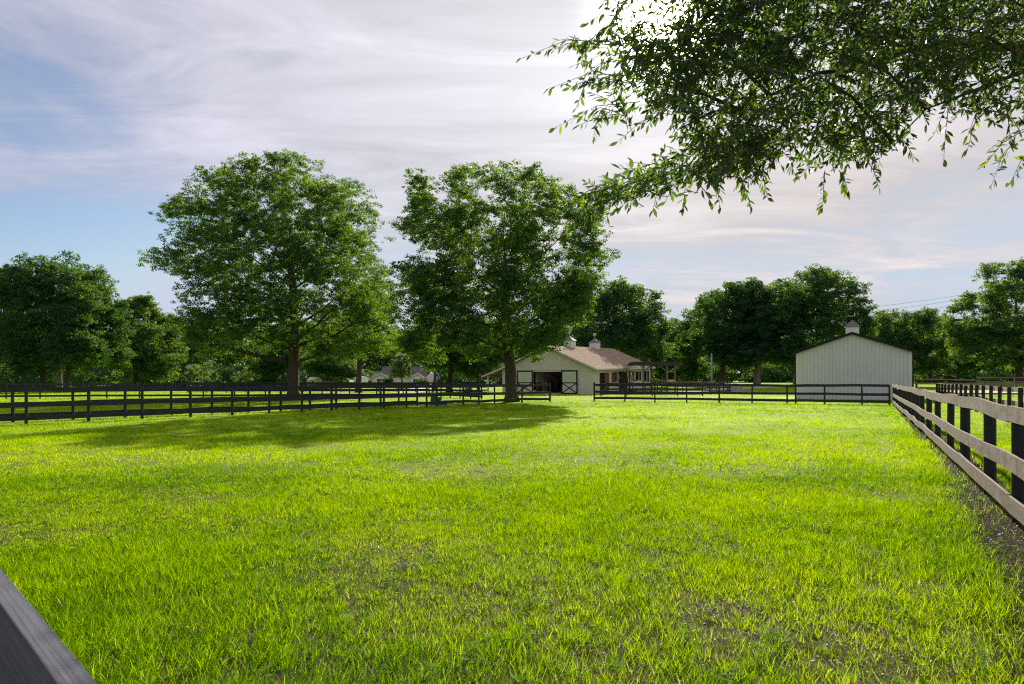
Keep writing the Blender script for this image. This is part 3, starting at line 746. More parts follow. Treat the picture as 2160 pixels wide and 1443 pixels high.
mid = [
 ('dark oak half hidden between the two large oaks, its crown edge glowing yellow', 757, 92, [(745, 690, 75, 46), (792, 640, 52, 62), (800, 705, 46, 36), (705, 725, 46, 26), (760, 735, 60, 22)], 5.5, 260, 90, .30, .95, .36, 'oak', 'bark'),
 ('left edge oak, its crown cut by the frame above the first of three trunks', 93, 104, [(0, 610, 62, 52), (-60, 640, 90, 80), (20, 690, 80, 60), (-30, 745, 90, 34), (50, 752, 60, 28)], 8, 360, 90, .33, 1.15, .42, 'oak_far', 'bark'),
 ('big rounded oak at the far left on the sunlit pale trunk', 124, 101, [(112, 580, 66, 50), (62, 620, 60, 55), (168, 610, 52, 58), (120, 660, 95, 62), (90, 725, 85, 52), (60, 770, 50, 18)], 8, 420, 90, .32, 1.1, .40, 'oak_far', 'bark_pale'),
 ('oak with sunlit right side on the third trunk of the left group', 142, 99, [(200, 650, 40, 52), (190, 705, 58, 56), (215, 740, 42, 34), (160, 755, 55, 26)], 6.5, 260, 90, .31, 1.05, .38, 'oak_far', 'bark'),
 ('smaller rounded oak standing alone right of the left group', 285, 128, [(300, 655, 36, 30), (282, 690, 38, 46), (325, 700, 40, 48), (338, 755, 40, 42), (285, 750, 48, 38), (325, 790, 45, 14)], 6.5, 330, 90, .36, 1.2, .42, 'oak_far', 'bark'),
 ('wide oak rising behind the barn roof and its two cupolas', 1290, 122, [(1300, 630, 66, 40), (1250, 655, 52, 56), (1352, 660, 52, 52), (1392, 695, 28, 34), (1290, 710, 85, 50), (1360, 735, 55, 36), (1222, 720, 36, 44)], 8.5, 420, 90, .36, 1.2, .45, 'oak_far', 'bark'),
 ('slim tree at the left end of the right hand oak group', 1468, 138, [(1490, 655, 26, 30), (1466, 690, 32, 40), (1452, 735, 28, 40), (1462, 775, 32, 16)], 4.5, 190, 90, .36, 1.15, .3, 'oak_far', 'bark'),
 ('oak with a lumpy crown behind the pale green pole', 1523, 120, [(1572, 622, 50, 34), (1520, 655, 44, 46), (1580, 680, 52, 60), (1500, 715, 44, 44), (1545, 745, 56, 32)], 7, 340, 90, .35, 1.15, .42, 'oak_far', 'bark'),
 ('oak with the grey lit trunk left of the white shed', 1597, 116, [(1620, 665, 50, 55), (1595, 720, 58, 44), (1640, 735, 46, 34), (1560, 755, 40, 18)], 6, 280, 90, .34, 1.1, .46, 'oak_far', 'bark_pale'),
 ('tallest broad oak of the right group, rising behind the white shed roof', 1682, 114, [(1722, 600, 62, 36), (1662, 630, 52, 46), (1775, 635, 46, 58), (1715, 670, 95, 62), (1640, 700, 48, 56), (1790, 700, 36, 46), (1690, 745, 90, 30)], 8.5, 460, 90, .34, 1.15, .45, 'oak_far', 'bark'),
 ('open topped oak right of the white shed below the power lines', 1962, 142, [(1868, 685, 42, 28), (1930, 685, 50, 34), (1978, 700, 26, 36), (1900, 735, 76, 36), (1955, 765, 46, 26), (1845, 730, 32, 40)], 7, 330, 90, .38, 1.2, .36, 'oak_far', 'bark'),
 ('layered oak at the right edge of the photo above the grey pens', 2150, 108, [(2122, 582, 44, 28), (2180, 600, 60, 50), (2082, 632, 44, 26), (2150, 660, 66, 36), (2050, 690, 38, 26), (2105, 705, 70, 40), (2190, 720, 60, 50), (2055, 742, 46, 26), (2140, 755, 80, 24)], 7.5, 420, 85, .33, 1.05, .48, 'oak_far', 'bark'),
 ('dark tree just left of the big oak trunk, far behind the fence', 597, 135, [(585, 760, 55, 30), (610, 740, 40, 30), (555, 775, 34, 16)], 6, 200, 80, .38, 1.15, .3, 'oak_far', 'bark'),
 ('low tree behind the small white outbuilding', 690, 148, [(690, 770, 40, 24), (655, 762, 26, 26), (720, 778, 28, 20)], 5, 170, 80, .38, 1.15, .28, 'oak_far', 'bark'),
 ('young pale tree in front of the house between its two gables', 847, 125, [(846, 772, 22, 16), (850, 756, 16, 14), (840, 788, 17, 9), (858, 786, 15, 10)], 2.2, 100, 60, .22, .6, .14, 'light_leaf', 'bark'),
 ('tree with a forked trunk at the right end of the house', 916, 128, [(925, 752, 42, 30), (908, 762, 18, 10), (955, 760, 36, 26)], 4.5, 180, 80, .34, 1.0, .25, 'oak_far', 'bark'),
 ('dark thick trunked tree between the house and the barn', 948, 96, [(960, 730, 50, 40), (990, 715, 50, 44), (925, 735, 34, 28), (1000, 765, 40, 20)], 6, 240, 80, .31, 1.0, .36, 'oak_far', 'bark'),
 ('slender tree just left of the barn lean-to', 1008, 102, [(1020, 750, 40, 34), (1045, 730, 36, 36), (1000, 775, 30, 18)], 5, 180, 80, .31, 1.0, .2, 'oak_far', 'bark'),
 ('tree with pale sunlit leaves left of the house', 758, 150, [(768, 790, 16, 9), (744, 784, 14, 12)], 2.2, 60, 70, .26, .6, .15, 'light_leaf', 'bark'),
 ('hazy tree between the barn oak and the right oak group', 1425, 160, [(1425, 715, 24, 36), (1440, 755, 28, 38), (1410, 760, 26, 34)], 5, 200, 80, .42, 1.3, .3, 'oak_far', 'bark'),
 ('low tree filling the gap below the power lines', 2022, 150, [(2025, 720, 32, 30), (2040, 755, 36, 30), (2005, 765, 30, 26)], 5, 180, 80, .4, 1.2, .3, 'oak_far', 'bark'),
]
for lab, bpx, Y, lobes, D, nc, per, lf_, cr, tr_, mt, bk in mid:
    tree('pale_tree' if mt == 'light_leaf' else 'oak_tree', lab, bpx, Y, lobes, D, int(nc * 1.0), int(per * 2.6), lf_ * .98, cr * 1.12, tr_, mt, limbs=7, bark=bk)

# tall pines standing out of the wood behind the left paddock
for lab, px_, Y, top in (('tall thin pine rising from the woods left of the largest oak', 374, 175, 664), ('shorter pine beside the tall thin pine, nearer the largest oak', 396, 180, 682)):
    lobes = [(px_, top + 12, 12, 9), (px_ - 9, top + 26, 13, 8), (px_ + 10, top + 30, 14, 8), (px_, top + 46, 17, 9), (px_ + 6, top + 62, 16, 8), (px_ - 8, top + 70, 14, 8)]
    tree('pine_tree', lab, px_, Y, lobes, 1.8, 90, 60, .42, .95, .22, 'oak_far', limbs=6)
# shrubs
for lab, px_, Y, lobes, mt in (
    ('pale green bush in the sun in front of the woods on the left', 425, 142, [(408, 785, 28, 18), (440, 775, 20, 20), (420, 797, 36, 12)], 'light_leaf'),
    ('dull green bush right of the pale bush by the woods', 515, 146, [(510, 793, 30, 12), (535, 788, 18, 13)], 'light_leaf'),
    ('small yellow green shrub on the lawn left of the lean-to', 989, 84, [(989, 823, 9, 5), (983, 825, 6, 4)], 'light_leaf'),
    ('flowering shrub under the right house window', 885, 158, [(886, 805, 9, 5), (893, 808, 12, 4)], 'light_leaf'),
    ('dark clipped bush between the house gables', 818, 158, [(819, 804, 9, 7)], 'oak_far')):
    tree('shrub', lab, px_, Y, lobes, 1.2 if Y > 100 else .5, 60, 70, .22 if Y > 100 else .1, .55 if Y > 100 else .2, .07, mt, cat='shrub', limbs=4)

# the wood behind everything: one uncountable mass
nW = 4200
xw = rng.uniform(-215, 235, nW); yw = rng.uniform(178, 232, nW)
hw = 9 + 9 * fbm(xw, yw * .2, 26, 81, 3) + 4 * fbm(xw, yw, 7, 82, 2)
Cw = np.stack([xw, yw, gz(xw, yw) * .5 + hw * rng.random(nW) ** .55], 1)
Vw, Qw, rw = leaf_cards(Cw, rng.uniform(1.8, 3.2, nW), 100, .95)
wd = np_mesh('woods', Vw, Qw, M['oak_far'], attrs={'rnd': rw})
tag(wd, 'dense dark line of woods closing the view behind the farm', 'woods', kind='stuff')
# understorey filling the foot of the woods
nU = 2600
xu = rng.uniform(-190, 215, nU); yu = rng.uniform(158, 178, nU)
hk = (xu / yu > (735 - 1080) / F) & (xu / yu < (930 - 1080) / F)
yu = np.where(hk, yu + 16, yu)
Cu = np.stack([xu, yu, gz(xu, yu) + rng.random(nU) ** 1.2 * 5.2], 1)
Vu, Qu, ru = leaf_cards(Cu, rng.uniform(1.0, 1.9, nU), 90, .6)
un = np_mesh('undergrowth', Vu, Qu, M['oak_far'], attrs={'rnd': ru})
tag(un, 'dark undergrowth along the foot of the woods', 'undergrowth', kind='stuff')


# ------------------------------------------------------------------ overhanging tree in the foreground, upper right
def leaf_shape(P, dirs, nrm, L, W, curl):
    """pointed leaf with a fold along its midrib; 4 quads each, vectorised"""
    n = len(P)
    side = np.cross(nrm, dirs); side /= np.maximum(np.linalg.norm(side, axis=1, keepdims=True), 1e-6)
    up = np.cross(dirs, side)
    def pt(t, w, lift): return P + dirs * (L * t)[:, None] + side * (W * w)[:, None] + up * (L * lift - curl * L * t * t)[:, None]
    one = np.ones(n)
    rows = [pt(0 * one, 0, 0 * one), pt(.30 * one, -.42, .03 * one), pt(.30 * one, 0, -.02 * one), pt(.30 * one, .42, .03 * one),
            pt(.62 * one, -.46, .03 * one), pt(.62 * one, 0, -.02 * one), pt(.62 * one, .46, .03 * one), pt(one, 0, 0 * one)]
    V = np.stack(rows, 1).reshape(-1, 3); b = np.arange(n)[:, None] * 8
    tri = np.array([[0, 2, 1, 1], [0, 3, 2, 2], [1, 2, 5, 4], [2, 3, 6, 5], [4, 5, 7, 7], [5, 6, 7, 7]])
    quads = np.array([[1, 2, 5, 4], [2, 3, 6, 5]]); tris = np.array([[0, 2, 1], [0, 3, 2], [4, 5, 7], [5, 6, 7]])
    return V, (b[:, :, None] + quads.reshape(1, 1, -1)).reshape(-1, 4), (b[:, :, None] + tris.reshape(1, 1, -1)).reshape(-1, 3)


def mixed_mesh(name, V, Q, T, mat, parent, rnd):
    me = bpy.data.meshes.new(name)
    me.vertices.add(len(V)); me.vertices.foreach_set('co', np.asarray(V, np.float32).ravel())
    li = np.concatenate([Q.ravel(), T.ravel()]).astype(np.int32)
    me.loops.add(len(li)); me.loops.foreach_set('vertex_index', li)
    st = np.concatenate([np.arange(len(Q)) * 4, len(Q) * 4 + np.arange(len(T)) * 3]).astype(np.int32)
    me.polygons.add(len(st)); me.polygons.foreach_set('loop_start', st)
    me.update(calc_edges=True)
    at = me.attributes.new('rnd', 'FLOAT', 'POINT'); at.data.foreach_set('value', rnd.astype(np.float32))
    return link_mesh(name, me, mat, parent)


def world(px, py, Y): return np.array([gx(px, Y), Y, CAMH - (py - HZ) / F * Y])

ov = thing('overhanging_tree', 'foreground tree with long pointed leaves hanging into the upper right of the picture', 'tree', (9.6, 7.2, 0))
OVO = np.array([9.6, 7.2, 0.])
m = MB()
trunk_mesh(m, [(0, 0, -.2), (0, 0, .5), (.02, -.05, 1.6), (-.05, 0, 2.8), (-.1, .1, 4.2), (-.2, .2, 6.0), (-.2, .3, 8.5)], [.50, .36, .31, .28, .24, .18, .07], seed=3)
m.build('trunk', M['bark'], ov, smooth=True)
# lower rim of the foliage in the photograph, as (column, row); deeper mass above it
rim_x = [1290, 1330, 1380, 1420, 1470, 1520, 1580, 1640, 1690, 1720, 1760, 1800, 1850, 1890, 1940, 2000, 2050, 2090, 2120, 2160, 2260, 2420, 2600]
rim_y = [95, 130, 190, 235, 330, 360, 375, 325, 310, 330, 365, 350, 340, 285, 240, 225, 235, 270, 260, 300, 290, 260, 240]
tips = []     # (base px,py) -> (tip px,py), depth, leaf count
tw = [((1290, 88), (1098, 124), 5.6, 26), ((1330, 160), (1150, 190), 5.3, 18), ((1350, 215), (1166, 272), 5.3, 22), ((1400, 240), (1302, 300), 5.2, 16), ((1340, 130), (1215, 100), 5.8, 20), ((1420, 60), (1300, 40), 6.0, 22),
      ((1430, 30), (1345, 25), 6.2, 20), ((1380, 345), (1232, 425), 5.0, 34), ((1330, 380), (1262, 440), 5.0, 18), ((1240, 430), (1203, 484), 5.0, 9), ((1340, 120), (1205, 140), 5.9, 18), ((1400, 360), (1376, 448), 5.0, 14), ((1450, 370), (1440, 446), 5.0, 16),
      ((1500, 360), (1520, 440), 5.1, 16), ((1560, 370), (1585, 440), 5.1, 18), ((1600, 350), (1620, 420), 5.0, 14), ((1650, 320), (1680, 378), 5.0, 14), ((1740, 360), (1735, 446), 4.9, 20), ((1770, 360), (1790, 405), 5.0, 16), ((1830, 340), (1855, 398), 5.0, 14),
      ((1890, 280), (1930, 335), 5.2, 14), ((2000, 230), (1990, 345), 5.0, 16), ((2060, 250), (2040, 320), 5.0, 14), ((2140, 300), (2088, 400), 4.9, 22), ((2150, 280), (2075, 352), 4.9, 18), ((2180, 320), (2130, 390), 4.9, 18),
      ((1480, 330), (1400, 430), 5.3, 22), ((1520, 350), (1330, 390), 5.2, 26), ((1450, 150), (1250, 170), 5.5, 26), ((1440, 190), (1290, 215), 5.6, 24), ((1460, 100), (1280, 70), 5.9, 24), ((1400, 110), (1230, 88), 5.7, 26)]
twigs = []
for (b0, b1, Y, nl) in tw:
    p0 = world(*b0, Y + random.uniform(-.1, .4)); p1 = world(*b1, Y + random.uniform(-.2, .2)); twigs.append((p0, p1, nl))
nt_ = 6800
cnt = 0
while cnt < nt_:
    px_ = random.uniform(1290, 2560); ylow = np.interp(px_, rim_x, rim_y)
    py_ = random.uniform(-520, ylow)
    dens = min(1, (px_ - 1280) / 200.) * min(1., (ylow - py_) / 60 + .35)
    dens *= .62 if py_ > 150 else 1.0
    if px_ > 2000: dens *= .8
    # a thinner window near the sun
    if (px_ - 1398) ** 2 + (py_ - 15) ** 2 < 66 ** 2: dens *= .02
    if random.random() > dens: continue
    deepf = min(1., max(0., (px_ - 1450) / 450.)) * min(1., max(.15, (ylow - py_) / 260.))
    Y = random.uniform(4.6, 6.2 + 3.2 * deepf)
    p0 = world(px_, py_, Y)
    L_ = random.uniform(.22, .42)
    d = np.array([random.gauss(-.45, .6), random.gauss(-.15, .6), random.gauss(-.28, .48)]); d /= np.linalg.norm(d)
    twigs.append((p0 - d * L_ * .3, p0 + d * L_ * .7, int(L_ * 42 * random.uniform(.8, 1.2)))); cnt += 1
for (a0, a1, th_, m_, Ya) in (((1600, 310), (1245, 425), 30, 150, 5.0), ((1470, 60), (1200, 92), 16, 34, 5.8), ((1470, 170), (1225, 180), 16, 34, 5.5), ((1460, 225), (1250, 250), 14, 30, 5.3), ((1480, 110), (1260, 135), 16, 34, 5.7)):
    for _ in range(m_):
        s_ = random.random() ** 1.35
        q = (a0[0] * (1 - s_) + a1[0] * s_, a0[1] * (1 - s_) + a1[1] * s_ + random.gauss(0, th_) * (1 - .6 * s_))
        p0 = world(q[0], q[1], Ya + random.gauss(0, .3)); L_ = random.uniform(.14, .30)
        d = np.array([random.gauss(-.6, .45), random.gauss(-.1, .5), random.gauss(-.2, .45)]); d /= np.linalg.norm(d)
        twigs.append((p0 - d * L_ * .3, p0 + d * L_ * .7, int(L_ * 44)))
P = []; DR = []; NR = []
tb = MB()
for (p0, p1, nl) in twigs:
    d = p1 - p0; Lw = np.linalg.norm(d); d = d / Lw
    sag = Lw * .10
    midp = (p0 + p1) / 2 + np.array([0, 0, sag])
    tb.tube([p0 - OVO, midp - OVO, p1 - OVO], [.0042, .003, .0012], n=3, cap=False)
    for i in range(nl):
        t = (i + random.random() * .8) / nl; t = t ** .85
        q = (1 - t) ** 2 * p0 + 2 * t * (1 - t) * midp + t * t * p1
        r_ = np.array([random.gauss(0, 1), random.gauss(0, 1), random.gauss(-.35, .8)])
        r_ -= d * r_.dot(d); r_ /= max(np.linalg.norm(r_), 1e-6)
        ld = d * random.uniform(.3, .9) + r_ * random.uniform(.5, 1.0) + np.array([0, 0, -.08])
        if t > .93: ld = d * 1.2 + r_ * .5
        ld /= np.linalg.norm(ld)
        P.append(q); DR.append(ld); NR.append([random.gauss(0, .7), random.gauss(0, .7), random.gauss(.9, .5)])
P = np.array(P); DR = np.array(DR); NR = np.array(NR)
NR -= DR * (NR * DR).sum(1, keepdims=True); NR /= np.maximum(np.linalg.norm(NR, axis=1, keepdims=True), 1e-6)
nL = len(P)
Ls = rng.uniform(.042, .086, nL); Ws = Ls * rng.uniform(.27, .40, nL)
V, Q, T = leaf_shape(P - OVO, DR, NR, Ls, Ws, rng.uniform(0, .25, nL))
mixed_mesh('leaves', V, Q, T, M['near_leaf'], ov, np.repeat(np.clip(rng.normal(.5, .2, nL), 0, 1), 8))
tb.build('twigs', M['twig'], ov)
for (pts, r0) in (
    ([(9.5, 7.2, 3.6), (7.6, 7.4, 4.9), (5.6, 7.2, 5.3), (3.8, 6.6, 4.9), (2.3, 6.0, 4.2), (1.35, 5.4, 3.5)], .11),
    ([(9.5, 7.2, 4.2), (7.4, 7.9, 5.9), (5.2, 7.6, 6.3), (3.6, 6.8, 5.8), (2.5, 6.3, 5.2), (1.9, 6.0, 4.8)], .10),
    ([(9.5, 7.2, 3.2), (8.0, 6.6, 4.3), (6.3, 6.1, 4.7), (4.7, 5.6, 4.4), (3.4, 5.3, 3.9), (2.6, 5.1, 3.35)], .09),
    ([(9.4, 7.3, 4.8), (7.9, 8.8, 7.0), (6.3, 9.6, 7.9), (4.6, 9.4, 7.6), (3.0, 8.6, 6.9)], .10),
    ([(9.5, 7.2, 3.0), (8.2, 6.0, 3.9), (6.6, 5.5, 4.0), (5.1, 5.1, 3.6), (4.0, 5.0, 3.2)], .08)):
    mm = MB(); k = len(pts)
    P2 = [Vector(p) - Vector(OVO) for p in pts]
    fine = []
    for i in range(k - 1):
        for s in range(3): fine.append(P2[i].lerp(P2[i + 1], s / 3) + Vector((random.gauss(0, .03), random.gauss(0, .03), random.gauss(0, .03))))
    fine.append(P2[-1])
    mm.tube(fine, [max(.004, r0 * (1 - i / len(fine)) ** 1.6) for i in range(len(fine))], n=7)
    for _ in range(9):
        i = random.randrange(3, len(fine) - 1); b0 = fine[i]; b1 = b0 + Vector((random.uniform(-1.1, -.3), random.uniform(-.5, .4), random.uniform(-.25, .45)))
        mm.tube([b0, b0.lerp(b1, .5) + Vector((0, 0, .08)), b1], [r0 * .18, r0 * .12, .004], n=5)
    mm.build('limb', M['twig'], ov, smooth=True)


# ------------------------------------------------------------------ barn
BX, BY = 9.7, 81.0
barn = thing('barn', 'cream horse barn with tan roof, two cupolas and open sliding doors behind the oak', 'barn', (BX, BY, float(gz(BX, BY))), -TH)
barn.rotation_euler = (R(1.35), 0, -TH)
PKX, PKZ, SLP = -6.0, 5.85, .443
LEN = 24.0
def rz_(x): return PKZ - SLP * abs(x - PKX)
def siding(m, x0, x1, z0, z1, y=0, row=.2):
    """lapped boards facing -y"""
    z = z0
    while z < z1 - .01:
        t = min(z + row, z1)
        m.add([(x0, y - .03, z), (x1, y - .03, z), (x1, y, t), (x0, y, t), (x0, y, z), (x1, y, z)], [(0, 1, 2, 3), (0, 4, 5, 1)])
        z = t
w = MB()
for a, b in ((-12.3, -8.0), (-4.06, 0.0)):
    w.box(a, b, .001, .15, 0, 2.75); siding(w, a, b, 0, 2.75)
poly = [(-12.3, 2.75), (0, 2.75), (0, rz_(0) - .1), (PKX, PKZ - .1), (-12.3, rz_(-12.3) - .1)]
w.prism(poly, -.012, .15)
# side wall with openings: (y0, y1, z0, z1)
ops = [(1.95, 5.35, 0, 2.5), (6.3, 8.9, 1.25, 2.5), (9.3, 12.1, 0, 2.55), (16.0, 18.2, 1.2, 2.5), (20.2, 22.2, .9, 2.5)]
yc = .15; top_z = rz_(0) - .1
for (a, b, z0, z1) in ops:
    w.box(-.15, 0, yc, a, 0, top_z); w.box(-.15, 0, a, b, z1, top_z)
    if z0 > 0: w.box(-.15, 0, a, b, 0, z0)
    yc = b
w.box(-.15, 0, yc, LEN, 0, top_z)
w.box(-12.3, -12.15, .15, LEN, 0, 3.0)
w.prism([(-12.15, 0), (-.15, 0), (-.15, rz_(0) - .1), (PKX, PKZ - .1), (-12.15, rz_(-12.15) - .1)], LEN - .15, LEN)
wall = w.build('wall', M['siding'], barn)
b = MB(); x = -12.1
while x < 0:
    if rz_(x) - .25 > 2.9: b.box(x - .03, x + .03, -.045, -.012, 2.78, rz_(x) - .2)
    x += .4
b.box(-12.3, -.02, -.05, -.012, 2.70, 2.78)
yy = .3
while yy < LEN:
    ok = True
    for (a, c, z0, z1) in ops:
        if a - .1 < yy < c + .1: ok = False
    if ok: b.box(.0, .03, yy - .03, yy + .03, 0, top_z - .02)
    yy += .4
b.build('batten', M['batten'], wall)
# roofs
r = MB()
ov_ = .55
r.prism([(PKX, PKZ + .02), (.62, rz_(.62) + .02), (.62, rz_(.62) + .12), (PKX, PKZ + .14)], -ov_, LEN + .4)
r.prism([(PKX, PKZ + .14), (-12.3, rz_(-12.3) + .12), (-12.3, rz_(-12.3) + .02), (PKX, PKZ + .02)], -ov_, LEN + .4)
zl = rz_(-12.3); 
r.prism([(-12.302, zl + .12), (-15.0, zl - .36 * 2.7 + .12), (-15.0, zl - .36 * 2.7 + .02), (-12.302, zl + .02)], -ov_, LEN + .4)
roof = r.build('roof', M['roof_tan'], barn)
sm = MB(); y_ = -.3
while y_ < LEN + .3:                       # raised seams running down the slope
    sm.bar((PKX + .05, y_, PKZ + .135), (.6, y_, rz_(.6) + .135), .05, .035); y_ += .75
sm.build('seam', M['roof_tan'], roof)
fa = MB()
fa.bar((PKX, -ov_ - .014, PKZ + .03), (.64, -ov_ - .014, rz_(.64) + .03), .024, .2)
fa.bar((PKX, -ov_ - .014, PKZ + .03), (-12.3, -ov_ - .014, zl + .03), .024, .2)
fa.bar((-12.3, -ov_ - .014, zl + .03), (-15.02, -ov_ - .014, zl - .36 * 2.72 + .03), .024, .2)
fa.box(.622, .65, -ov_, LEN + .4, rz_(.62) - .06, rz_(.62) + .11)
fa.build('fascia', M['siding'], roof)
for yp in (.0, 4.2, 8.4, 12.6, 16.8, 21.0):
    MB().box(-14.55, -14.37, yp, yp + .18, 0, zl - .36 * 2.2 - .02).build('porch_post', M['trim_white'], barn)
MB().box(-14.55, -14.37, .19, LEN, zl - .36 * 2.2 - .25, zl - .36 * 2.2 - .02).build('porch_beam', M['tan_timber'], barn)
# sliding doors
def sliding_door(x0, x1, z0=0.04, z1=2.88, y=-.16):
    p = MB(); p.box(x0 + .12, x1 - .12, y + .02, y + .06, z0 + .1, 1.30); d = p.build('door', M['siding'], barn)
    up = MB(); up.box(x0 + .12, x1 - .12, y + .02, y + .055, 1.42, z1 - .14); up.build('upper_panel', M['door_green'], d)
    f_ = MB()
    f_.box(x0, x0 + .14, y, y + .08, z0, z1).box(x1 - .14, x1, y, y + .08, z0, z1)
    f_.box(x0 + .14, x1 - .14, y, y + .08, z0, z0 + .13).box(x0 + .14, x1 - .14, y, y + .08, 1.30, 1.42).box(x0 + .14, x1 - .14, y, y + .08, z1 - .16, z1)
    f_.bar((x0 + .13, y + .012, z0 + .14), (x1 - .13, y + .012, 1.30), .03, .11); f_.bar((x1 - .13, y + .006, z0 + .14), (x0 + .13, y + .006, 1.30), .03, .11)
    f_.build('door_frame', M['trim_dark'], d)
sliding_door(-10.13, -7.95); sliding_door(-4.10, -2.02)
MB().box(-10.3, -1.9, -.10, -.055, 2.89, 2.99).build('door_track', M['siding'], barn)
# aisle inside
st = MB()
for k in range(4):
    y0_ = 1.2 + k * 3.4
    st.box(-8.2, -8.05, y0_, y0_ + 1.7, .05, 1.35)
st.build('stall_front', M['stall_red'], barn)
st = MB()
for k in range(4):
    y0_ = 1.2 + k * 3.4
    st.box(-8.2, -8.05, y0_ + 1.7, y0_ + 3.4, .05, 2.6)
st.box(-8.2, -8.1, 1.2, 20, 1.36, 2.6)
st.box(-4.0, -3.85, 1.2, 20, 0.05, 2.6)
st.build('aisle_wall', M['batten'], barn)
cl = MB(); cl.box(-12.1, -.2, .2, LEN - .2, 2.76, 2.82); cl.build('hayloft_floor', M['dark_room'], barn)
MB().box(-8.0, -4.06, -3.0, LEN - .3, .0, .05).build('aisle_floor', M['concrete'], barn)
bk_ = MB().box(-12.1, -.2, LEN - .3, LEN - .17, 0, 2.7); bk_.build('rear_boards', M['dark_room'], barn)
# side doors, shutters and windows
def x_panel(parent, yA, yB, z0, z1, x, panel, brace, name):
    p = MB().box(x, x + .03, yA, yB, z0, z1).build(name, M[panel], parent)
    f_ = MB(); t = .11
    f_.box(x + .03, x + .06, yA, yA + t, z0, z1).box(x + .03, x + .06, yB - t, yB, z0, z1).box(x + .03, x + .06, yA + t, yB - t, z0, z0 + t).box(x + .03, x + .06, yA + t, yB - t, z1 - t, z1)
    f_.bar((x + .045, yA + t, z0 + t), (x + .045, yB - t, z1 - t), .024, .1, up=(0, 0, 1)); f_.bar((x + .05, yB - t, z0 + t), (x + .05, yA + t, z1 - t), .024, .1)
    f_.build('brace', M[brace], p)
d = MB().box(.02, .07, 3.7, 5.3, .05, 2.45).build('stall_door', M['stall_red'], barn)
x_panel(barn, 8.95, 10.2, 1.2, 2.5, .035, 'siding', 'trim_dark', 'shutter')
MB().box(.035, .08, 6.3, 7.5, 1.25, 2.5).build('shutter', M['stall_red'], barn)
x_panel(barn, 12.1, 13.5, .1, 2.55, .035, 'siding', 'trim_dark', 'side_door'); x_panel(barn, 13.6, 15.0, .1, 2.55, .035, 'siding', 'trim_dark', 'side_door')
MB().box(.03, 1.1, 9.35, 9.45, .1, 2.5).build('stall_door', M['dark_room'], barn)
x_panel(barn, 14.9 + .4, 16.6, 1.2, 2.5, .035, 'siding', 'trim_dark', 'shutter')
MB().box(.035, .07, 18.2, 19.0, 1.2, 2.5).build('shutter', M['trim_dark'], barn)
MB().box(.035, .07, 22.2, 23.0, .9, 2.5).build('shutter', M['trim_dark'], barn)
for (a, c, z0, z1) in ops:
    t = MB(); t.box(.001, .034, a - .1, a - .003, z0, z1 + .1).box(.001, .034, c + .003, c + .1, z0, z1 + .1).box(.001, .034, a - .003, c + .003, z1 + .003, z1 + .1)
    t.build('door_trim', M['siding'], barn)


def cupola(parent, x, y, zb, s, h, hr, vane=True):
    c = MB(); c.box(x - s / 2, x + s / 2, y - s / 2, y + s / 2, zb, zb + h)
    z = zb + h * .25
    o = c.build('cupola', M['trim_white'], parent)
    l = MB()
    while z < zb + h - .08:
        l.box(x - s * .38, x + s * .38, y - s / 2 - .025, y - s / 2 - .002, z, z + .035); l.box(x + s / 2 + .002, x + s / 2 + .025, y - s * .38, y + s * .38, z, z + .035); z += .09
    l.build('louvre', M['trim_white'], o)
    q = s / 2 + .12; zt_ = zb + h
    rf = MB(); rf.add([(x - q, y - q, zt_), (x + q, y - q, zt_), (x + q, y + q, zt_), (x - q, y + q, zt_), (x - q, y - q, zt_ + .06), (x + q, y - q, zt_ + .06), (x + q, y + q, zt_ + .06), (x - q, y + q, zt_ + .06), (x, y, zt_ + .06 + hr)],
                      [(3, 2, 1, 0), (0, 1, 5, 4), (1, 2, 6, 5), (2, 3, 7, 6), (3, 0, 4, 7), (4, 5, 8), (5, 6, 8), (6, 7, 8), (7, 4, 8)])
    rf.build('cupola_roof', M['roof_grey'], o)
    if vane:
        v = MB(); za = zt_ + hr
        v.tube([(x, y, za), (x, y, za + .75)], .022, n=6); v.bar((x - .3, y, za + .42), (x + .3, y, za + .42), .02, .03)
        v.add([(x - .25, y - .012, za + .52), (x + .15, y - .012, za + .55), (x + .28, y - .012, za + .78), (x + .1, y - .012, za + .70), (x - .18, y - .012, za + .74),
               (x - .25, y + .012, za + .52), (x + .15, y + .012, za + .55), (x + .28, y + .012, za + .78), (x + .1, y + .012, za + .70), (x - .18, y + .012, za + .74)],
              [(0, 1, 2, 3, 4), (9, 8, 7, 6, 5), (0, 5, 6, 1), (1, 6, 7, 2), (2, 7, 8, 3), (3, 8, 9, 4), (4, 9, 5, 0)])
        v.build('weathervane', M['trim_white'], o)
    return o
cupola(roof, PKX, 7.2, PKZ - .15, 1.2, .95, .62); cupola(roof, PKX, 16.5, PKZ - .15, 1.2, .95, .62)

